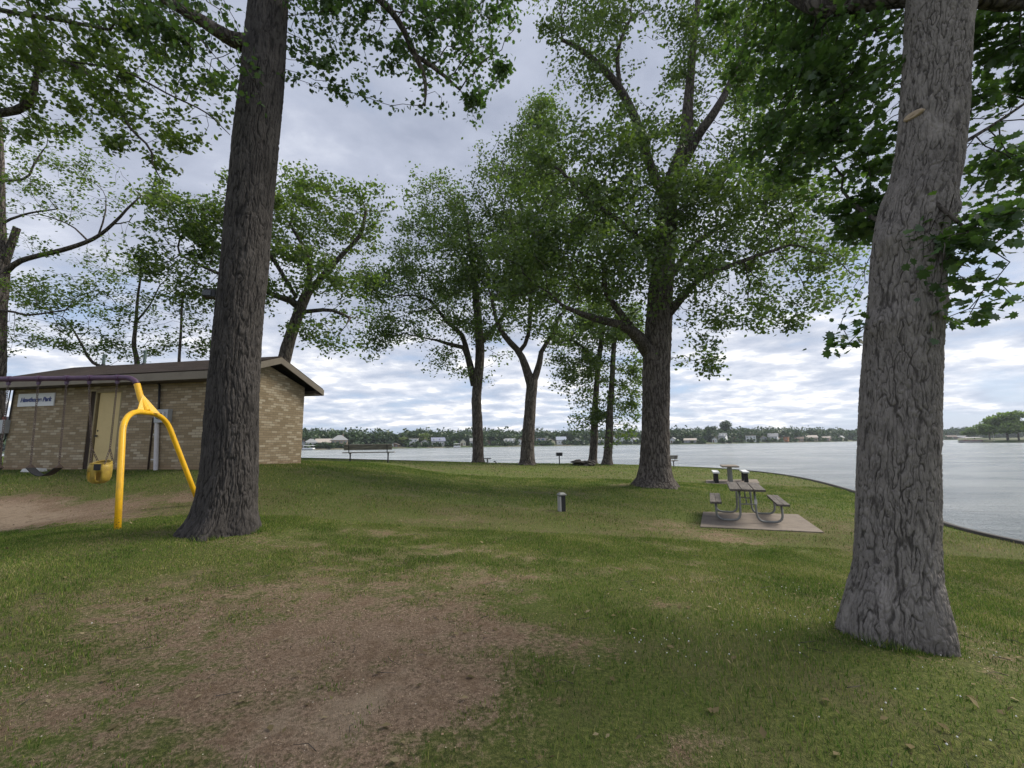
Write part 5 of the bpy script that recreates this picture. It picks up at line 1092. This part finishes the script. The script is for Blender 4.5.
for n_, (u, wpx, h, wc, rc_, st, lab, big) in enumerate(HS):
    off = 7 if u > 700 else 5; p = far_pt(u, off); dd = p[1]; wm = wpx * dd / FPX * .9; h *= .8; ang = math.atan2(p[1], p[0]) - math.pi / 2
    r_ = empty('lake_house', (p[0], p[1], p[2] - .3), lab, 'house', 'houses along the far shore', ang + rs_.uniform(-.25, .25)); dp = 8.0
    wh_ = h * (.62 if st != 'f' else .92)
    mb = MB(); mb.box((0, dp / 2, wh_ / 2), (wm, dp, wh_))
    turned = st == 'g' and (wm < 6.5) and n_ % 2 == 0
    if st == 'g' and turned: mb.poly([(-wm / 2, 0.0, wh_ - .01), (wm / 2, 0.0, wh_ - .01), (0, 0.0, h - .15)], .15, (0, 1, 0))
    if st == 'g' and not turned:
        for x in (-wm / 2, wm / 2 - .15): mb.poly([(x, 0, wh_ - .01), (x, dp, wh_ - .01), (x, dp / 2, h - .15)], .15, (1, 0, 0))
    mb.build('wall', paint(wc), r_)
    mb = MB(); e = .5
    if st == 'g' and turned:
        mb.poly([(-wm / 2 - e, -e, wh_ - .1), (0, -e, h), (0, dp + e, h), (-wm / 2 - e, dp + e, wh_ - .1)], .2, (0, 0, 1)); mb.poly([(0, -e, h), (wm / 2 + e, -e, wh_ - .1), (wm / 2 + e, dp + e, wh_ - .1), (0, dp + e, h)], .2, (0, 0, 1))
    elif st == 'g':
        mb.poly([(-wm / 2 - e, -e, wh_ - .1), (wm / 2 + e, -e, wh_ - .1), (wm / 2 + e, dp / 2, h), (-wm / 2 - e, dp / 2, h)], .2, (0, 0, 1)); mb.poly([(-wm / 2 - e, dp / 2, h), (wm / 2 + e, dp / 2, h), (wm / 2 + e, dp + e, wh_ - .1), (-wm / 2 - e, dp + e, wh_ - .1)], .2, (0, 0, 1))
    elif st == 'h':
        b0 = len(mb.v); mb.v += [(-wm / 2 - e, -e, wh_), (wm / 2 + e, -e, wh_), (wm / 2 + e, dp + e, wh_), (-wm / 2 - e, dp + e, wh_), (-wm * .12, dp / 2, h), (wm * .12, dp / 2, h)]
        mb.f += [tuple(b0 + q for q in f_) for f_ in ((0, 1, 5, 4), (1, 2, 5), (2, 3, 4, 5), (3, 0, 4), (3, 2, 1, 0))]
    else: mb.box((0, dp / 2, wh_ + .18), (wm + .8, dp + .8, .36))
    rf = mb.build('roof', paint(rc_), r_)
    if n_ % 3 == 0: MB().box((wm * .2, dp * .6, h - .1), (.7, .7, 1.6)).build('chimney', paint(Br), rf)
    if big:
        for s in (-1, 1):
            if st == 'g': MB().box((s * wm * .22, dp * .2, wh_ + (h - wh_) * .42), (1.5, 2.4, 1.4)).build('dormer', paint(wc), rf)
    nw = max(2, int(wm / 2.2)); fl = 2 if wh_ > 4.2 else 1
    for fz in range(fl):
        for k in range(nw):
            x = (k + .5) / nw * wm - wm / 2; z = wh_ * (fz + .55) / fl
            MB().box((x, -.03, z), (min(1.0, wm / nw * .5), .06, .9)).build('window', M['house_glass'], r_)
    MB().box((wm * (.18 if n_ % 2 else -.2), -.05, 1.1), (.95, .07, 2.1)).build('door', paint(Br if wc != Br else Wt), r_)
# docks and boats
for u, lab in ((352, 'wooden dock below the big hip roofed house'), (448, 'wooden dock right of the blue roofed house'), (640, 'wooden dock beyond the broad oak trunk')):
    p = far_pt(u, -4); r_ = empty('dock', (p[0], p[1], WATER), lab, 'dock', 'docks on the far shore', math.atan2(p[1], p[0]) - math.pi / 2)
    MB().box((0, 0, .5), (1.6, 9, .15)).build('deck', M['plank'], r_); mb = MB()
    for y in (-4, -1, 2):
        for x in (-.7, .7): mb.tube([(x, y, -1), (x, y, .8)], .09, 6)
    mb.build('piles', M['plank'], r_)
M['boat_white'] = worn('boat_canopy_white', (.82, .83, .86), (.7, .71, .75), .5, sc=2, amt=.3)
def covered_boat(p, ang, Lb, label, grp, hull, moving=False):
    r_ = empty('pontoon_boat', tuple(p), label, 'boat', grp, ang)
    for y in (-.9, .9): MB().tube([(-Lb / 2, y, .1), (Lb / 2 - .5, y, .1), (Lb / 2, y, .3)], [.33, .33, .08], 12).build('pontoon', M['galv'], r_, smooth=True)
    mb = MB(); mb.box((0, 0, .5), (Lb, 2.5, .12)); mb.build('deck', M['pale_top'], r_); mb = MB()
    mb.box((0, -1.2, .85), (Lb * .9, .05, .6)); mb.box((0, 1.2, .85), (Lb * .9, .05, .6)); mb.box((-Lb * .45, 0, .85), (.05, 2.3, .6)); mb.box((Lb * .45, 0, .85), (.05, 2.3, .6)); mb.build('side_fence', hull, r_)
    mb = MB(); mb.box((0, 0, 2.35), (Lb * .92, 2.6, .10)); mb.box((0, 0, 2.44), (Lb * .8, 2.1, .10), taper=.8); mb.build('canopy', M['boat_white'], r_, .03)
    for x in (-Lb * .3, 0, Lb * .3):
        for y in (-1.15, 1.15): MB().tube([(x, y, .5), (x, y, 2.32)], .03, 6).build('canopy_post', M['galv'], r_)
    for x in (-Lb * .25, Lb * .2): MB().box((x, 0, .9), (.7, 1.6, .7)).build('seat', M['red'] if moving else M['pvc'], r_, .03)
hb = worn('boat_maroon', (.16, .10, .12), (.3, .28, .3), .5)
p = far_pt(971, 0, 203); p[2] = WATER; covered_boat(p, .12, 10.5, 'long white canopied boat cruising past the right point', 'covered boats on the lake', hb, True)
p = far_pt(309, -3); p[2] = WATER; covered_boat(p, -.1, 6.5, 'white canopied boat moored before the house at the left end', 'covered boats on the lake', M['pale_top'])
p = far_pt(457, -3); p[2] = WATER; covered_boat(p, .1, 4.5, 'small white canopied boat moored left of the straight trunk', 'covered boats on the lake', M['pale_top'])
p = far_pt(994, 3, 193); r_ = empty('flagpole', (p[0], p[1], WATER + .3), 'slim flagpole with a pale flag on the right point', 'flagpole'); MB().tube([(0, 0, 0), (0, 0, 5.6)], .07, 8).build('pole', M['pvc'], r_)
mb = MB(); n = 8
for k in range(n):
    x0_, x1_ = k * 1.6 / n, (k + 1) * 1.6 / n; y0_, y1_ = .12 * math.sin(x0_ * 4), .12 * math.sin(x1_ * 4); mb.poly([(x0_, y0_, 4.6), (x1_, y1_, 4.6), (x1_, y1_, 5.5), (x0_, y0_, 5.5)], .02, (0, 1, 0))
mb.build('flag', M['pale_top'], r_)

# ------------------------------------------------------------------ haze over the lake
hz_ = MB(); hz_.box((150, 300, 19), (1400, 1300, 50)); hm_ = bpy.data.materials.new('lake_haze'); hm_.use_nodes = True; ht = NT(hm_.node_tree); ht.n.remove(ht.n['Principled BSDF'])
vol = ht.add('ShaderNodeVolumePrincipled'); vol.inputs['Color'].default_value = (.80, .88, 1.0, 1); vol.inputs['Density'].default_value = .0002; vol.inputs['Anisotropy'].default_value = .2
ht.l.new(vol.outputs[0], ht.n['Material Output'].inputs['Volume'])
tag(hz_.build('haze', hm_), 'thin bluish haze softening the far shore', 'haze', kind='stuff')

# ------------------------------------------------------------------ grass, dry blades, pebbles, fallen twigs
blades('grass', 380000, .9, 7.5, .027, .0020, M['blade'], 'short mown grass covering the near lawn', 'grass', .62, 3)
blades('grass', 260000, 7.0, 19, .036, .0045, M['blade'], 'short mown grass covering the middle lawn', 'grass', .52, 4)
blades('grass', 130000, 17, 40, .045, .010, M['blade'], 'short mown grass covering the far lawn', 'grass', .55, 5)
blades('dry_grass', 170000, .9, 10, .022, .0018, M['straw'], 'dead straw coloured blades among the worn patches', 'dry grass', .95, 6)
# clippings/pebbles
n = 26000; r = np.random.default_rng(8); y = 1.0 + 6 * r.random(n) ** .8; x = r.uniform(-1, 1, n) * 6; k = in_view(x, y); x, y = x[k], y[k]
dd = dirt(x, y) + (vnoise(x, y, 4.0) - .5) * .4; k = dd > r.uniform(.35, .8, len(x)); x, y = x[k], y[k]; z = tz(x, y); s = r.uniform(.0015, .0048, len(x)) * (1 + .8 * (r.random(len(x)) > .97))
tv = np.array([(1, 0, 0), (0, 1, .1), (-1, .1, 0), (.1, -1, 0), (.1, .1, .7)]); rot = r.uniform(0, 6.28, len(x)); c_, s_ = np.cos(rot), np.sin(rot)
V = np.stack([x[:, None] + s[:, None] * (tv[None, :, 0] * c_[:, None] - tv[None, :, 1] * s_[:, None]), y[:, None] + s[:, None] * (tv[None, :, 0] * s_[:, None] + tv[None, :, 1] * c_[:, None]), z[:, None] + s[:, None] * tv[None, :, 2]], -1)
m_, t_, b = mat('gravel', (.3, .25, .2), .9, spec=.2); geo = t_.add('ShaderNodeNewGeometry'); t_.l.new(t_.ramp(geo.outputs['Random Per Island'], [(0, (.12, .08, .05)), (.5, (.28, .195, .125)), (.85, (.50, .38, .26)), (1, (.68, .62, .52))]), b.inputs['Base Color'])
tag(mesh_np('gravel', V.reshape(-1, 3), (np.arange(len(x))[:, None, None] * 5 + np.array([[0, 1, 4], [1, 2, 4], [2, 3, 4], [3, 0, 4]])[None]).reshape(-1, 3), m_), 'loose pinkish grit scattered over the bare dirt', 'gravel', kind='stuff')

# clover heads, fallen leaves and twigs
n = 170; r = np.random.default_rng(21); cl = MB(); cx_ = [(.95, 3.0, .25), (1.75, 3.4, .35), (2.6, 3.8, .4), (3.2, 4.6, .5), (-3.4, 2.6, .3), (2.2, 2.4, .4), (3.4, 2.9, .4)]
for k in range(n):
    a, b_, q = cx_[r.integers(len(cx_))]; x, y = a + r.normal(0, q), b_ + r.normal(0, q)
    if y < .9: continue
    z = g(x, y) + r.uniform(.02, .035); s_ = r.uniform(.003, .0055)
    cl.tube([(x, y, z - s_ * .7), (x, y, z), (x, y, z + s_ * .7)], [s_ * .55, s_, s_ * .4], 6)
tag(cl.build('clover', M['concrete_pale']), 'tiny white clover heads dotted through the near grass', 'clover', kind='stuff')
n = 900; y = .9 + 9 * r.random(n); x = r.uniform(-1, 1, n) * (y * 1.25 + 1); z = tz(x, y) + .014
V, F_ = leaf_mesh(np.stack([x, y, z], -1), .045, SIMPLE, r, .93, 0)
tag(mesh_np('leaf_litter', V, F_, M['straw']), 'dry fallen leaves and chaff scattered over the lawn', 'leaf litter', kind='stuff')
tg = MB()
for k in range(260):
    y = .9 + 7 * r.random(); x = r.uniform(-1, 1) * (y * 1.2 + 1); a = r.uniform(0, 6.28); L_ = r.uniform(.03, .16); z = g(x, y) + .012
    tg.tube([(x, y, z), (x + math.cos(a) * L_ * .5, y + math.sin(a) * L_ * .5, z + .008), (x + math.cos(a + .3) * L_, y + math.sin(a + .3) * L_, z)], [.0025, .002, .001], 4)
tag(tg.build('twigs', M['bark_limb']), 'thin broken twigs lying on the grass and dirt', 'twigs', kind='stuff')

# longer unmown grass against the trunks
V = []; r = np.random.default_rng(77)
for tx, ty, tr in TRUNKS[:8]:
    dcam = math.hypot(tx, ty); n = int(2600 if dcam < 8 else 700); a = r.uniform(0, 6.28, n); rad_ = tr * r.uniform(.93, 1.0 + .35 * r.random(n)); x = tx + np.cos(a) * rad_; y = ty + np.sin(a) * rad_; z = tz(x, y)
    h = r.uniform(.025, .085, n) * np.clip(vnoise(x, y, 3.0) * 1.6, .3, 1.2); w = (.0018 + .00025 * dcam) * r.uniform(.7, 1.3, n); th = r.uniform(0, 6.28, n); ln = h * r.normal(.5, .4, n); ph = r.uniform(0, 6.28, n)
    V.append(np.stack([np.stack([x - np.cos(th) * w, y - np.sin(th) * w, z - .01], -1), np.stack([x + np.cos(th) * w, y + np.sin(th) * w, z - .01], -1), np.stack([x + np.cos(ph) * ln, y + np.sin(ph) * ln, z + h], -1)], 1))
V = np.vstack(V); tag(mesh_np('tall_grass', V.reshape(-1, 3), np.arange(len(V) * 3).reshape(-1, 3), M['blade']), 'longer unmown grass hugging the trunk bases', 'grass', kind='stuff')
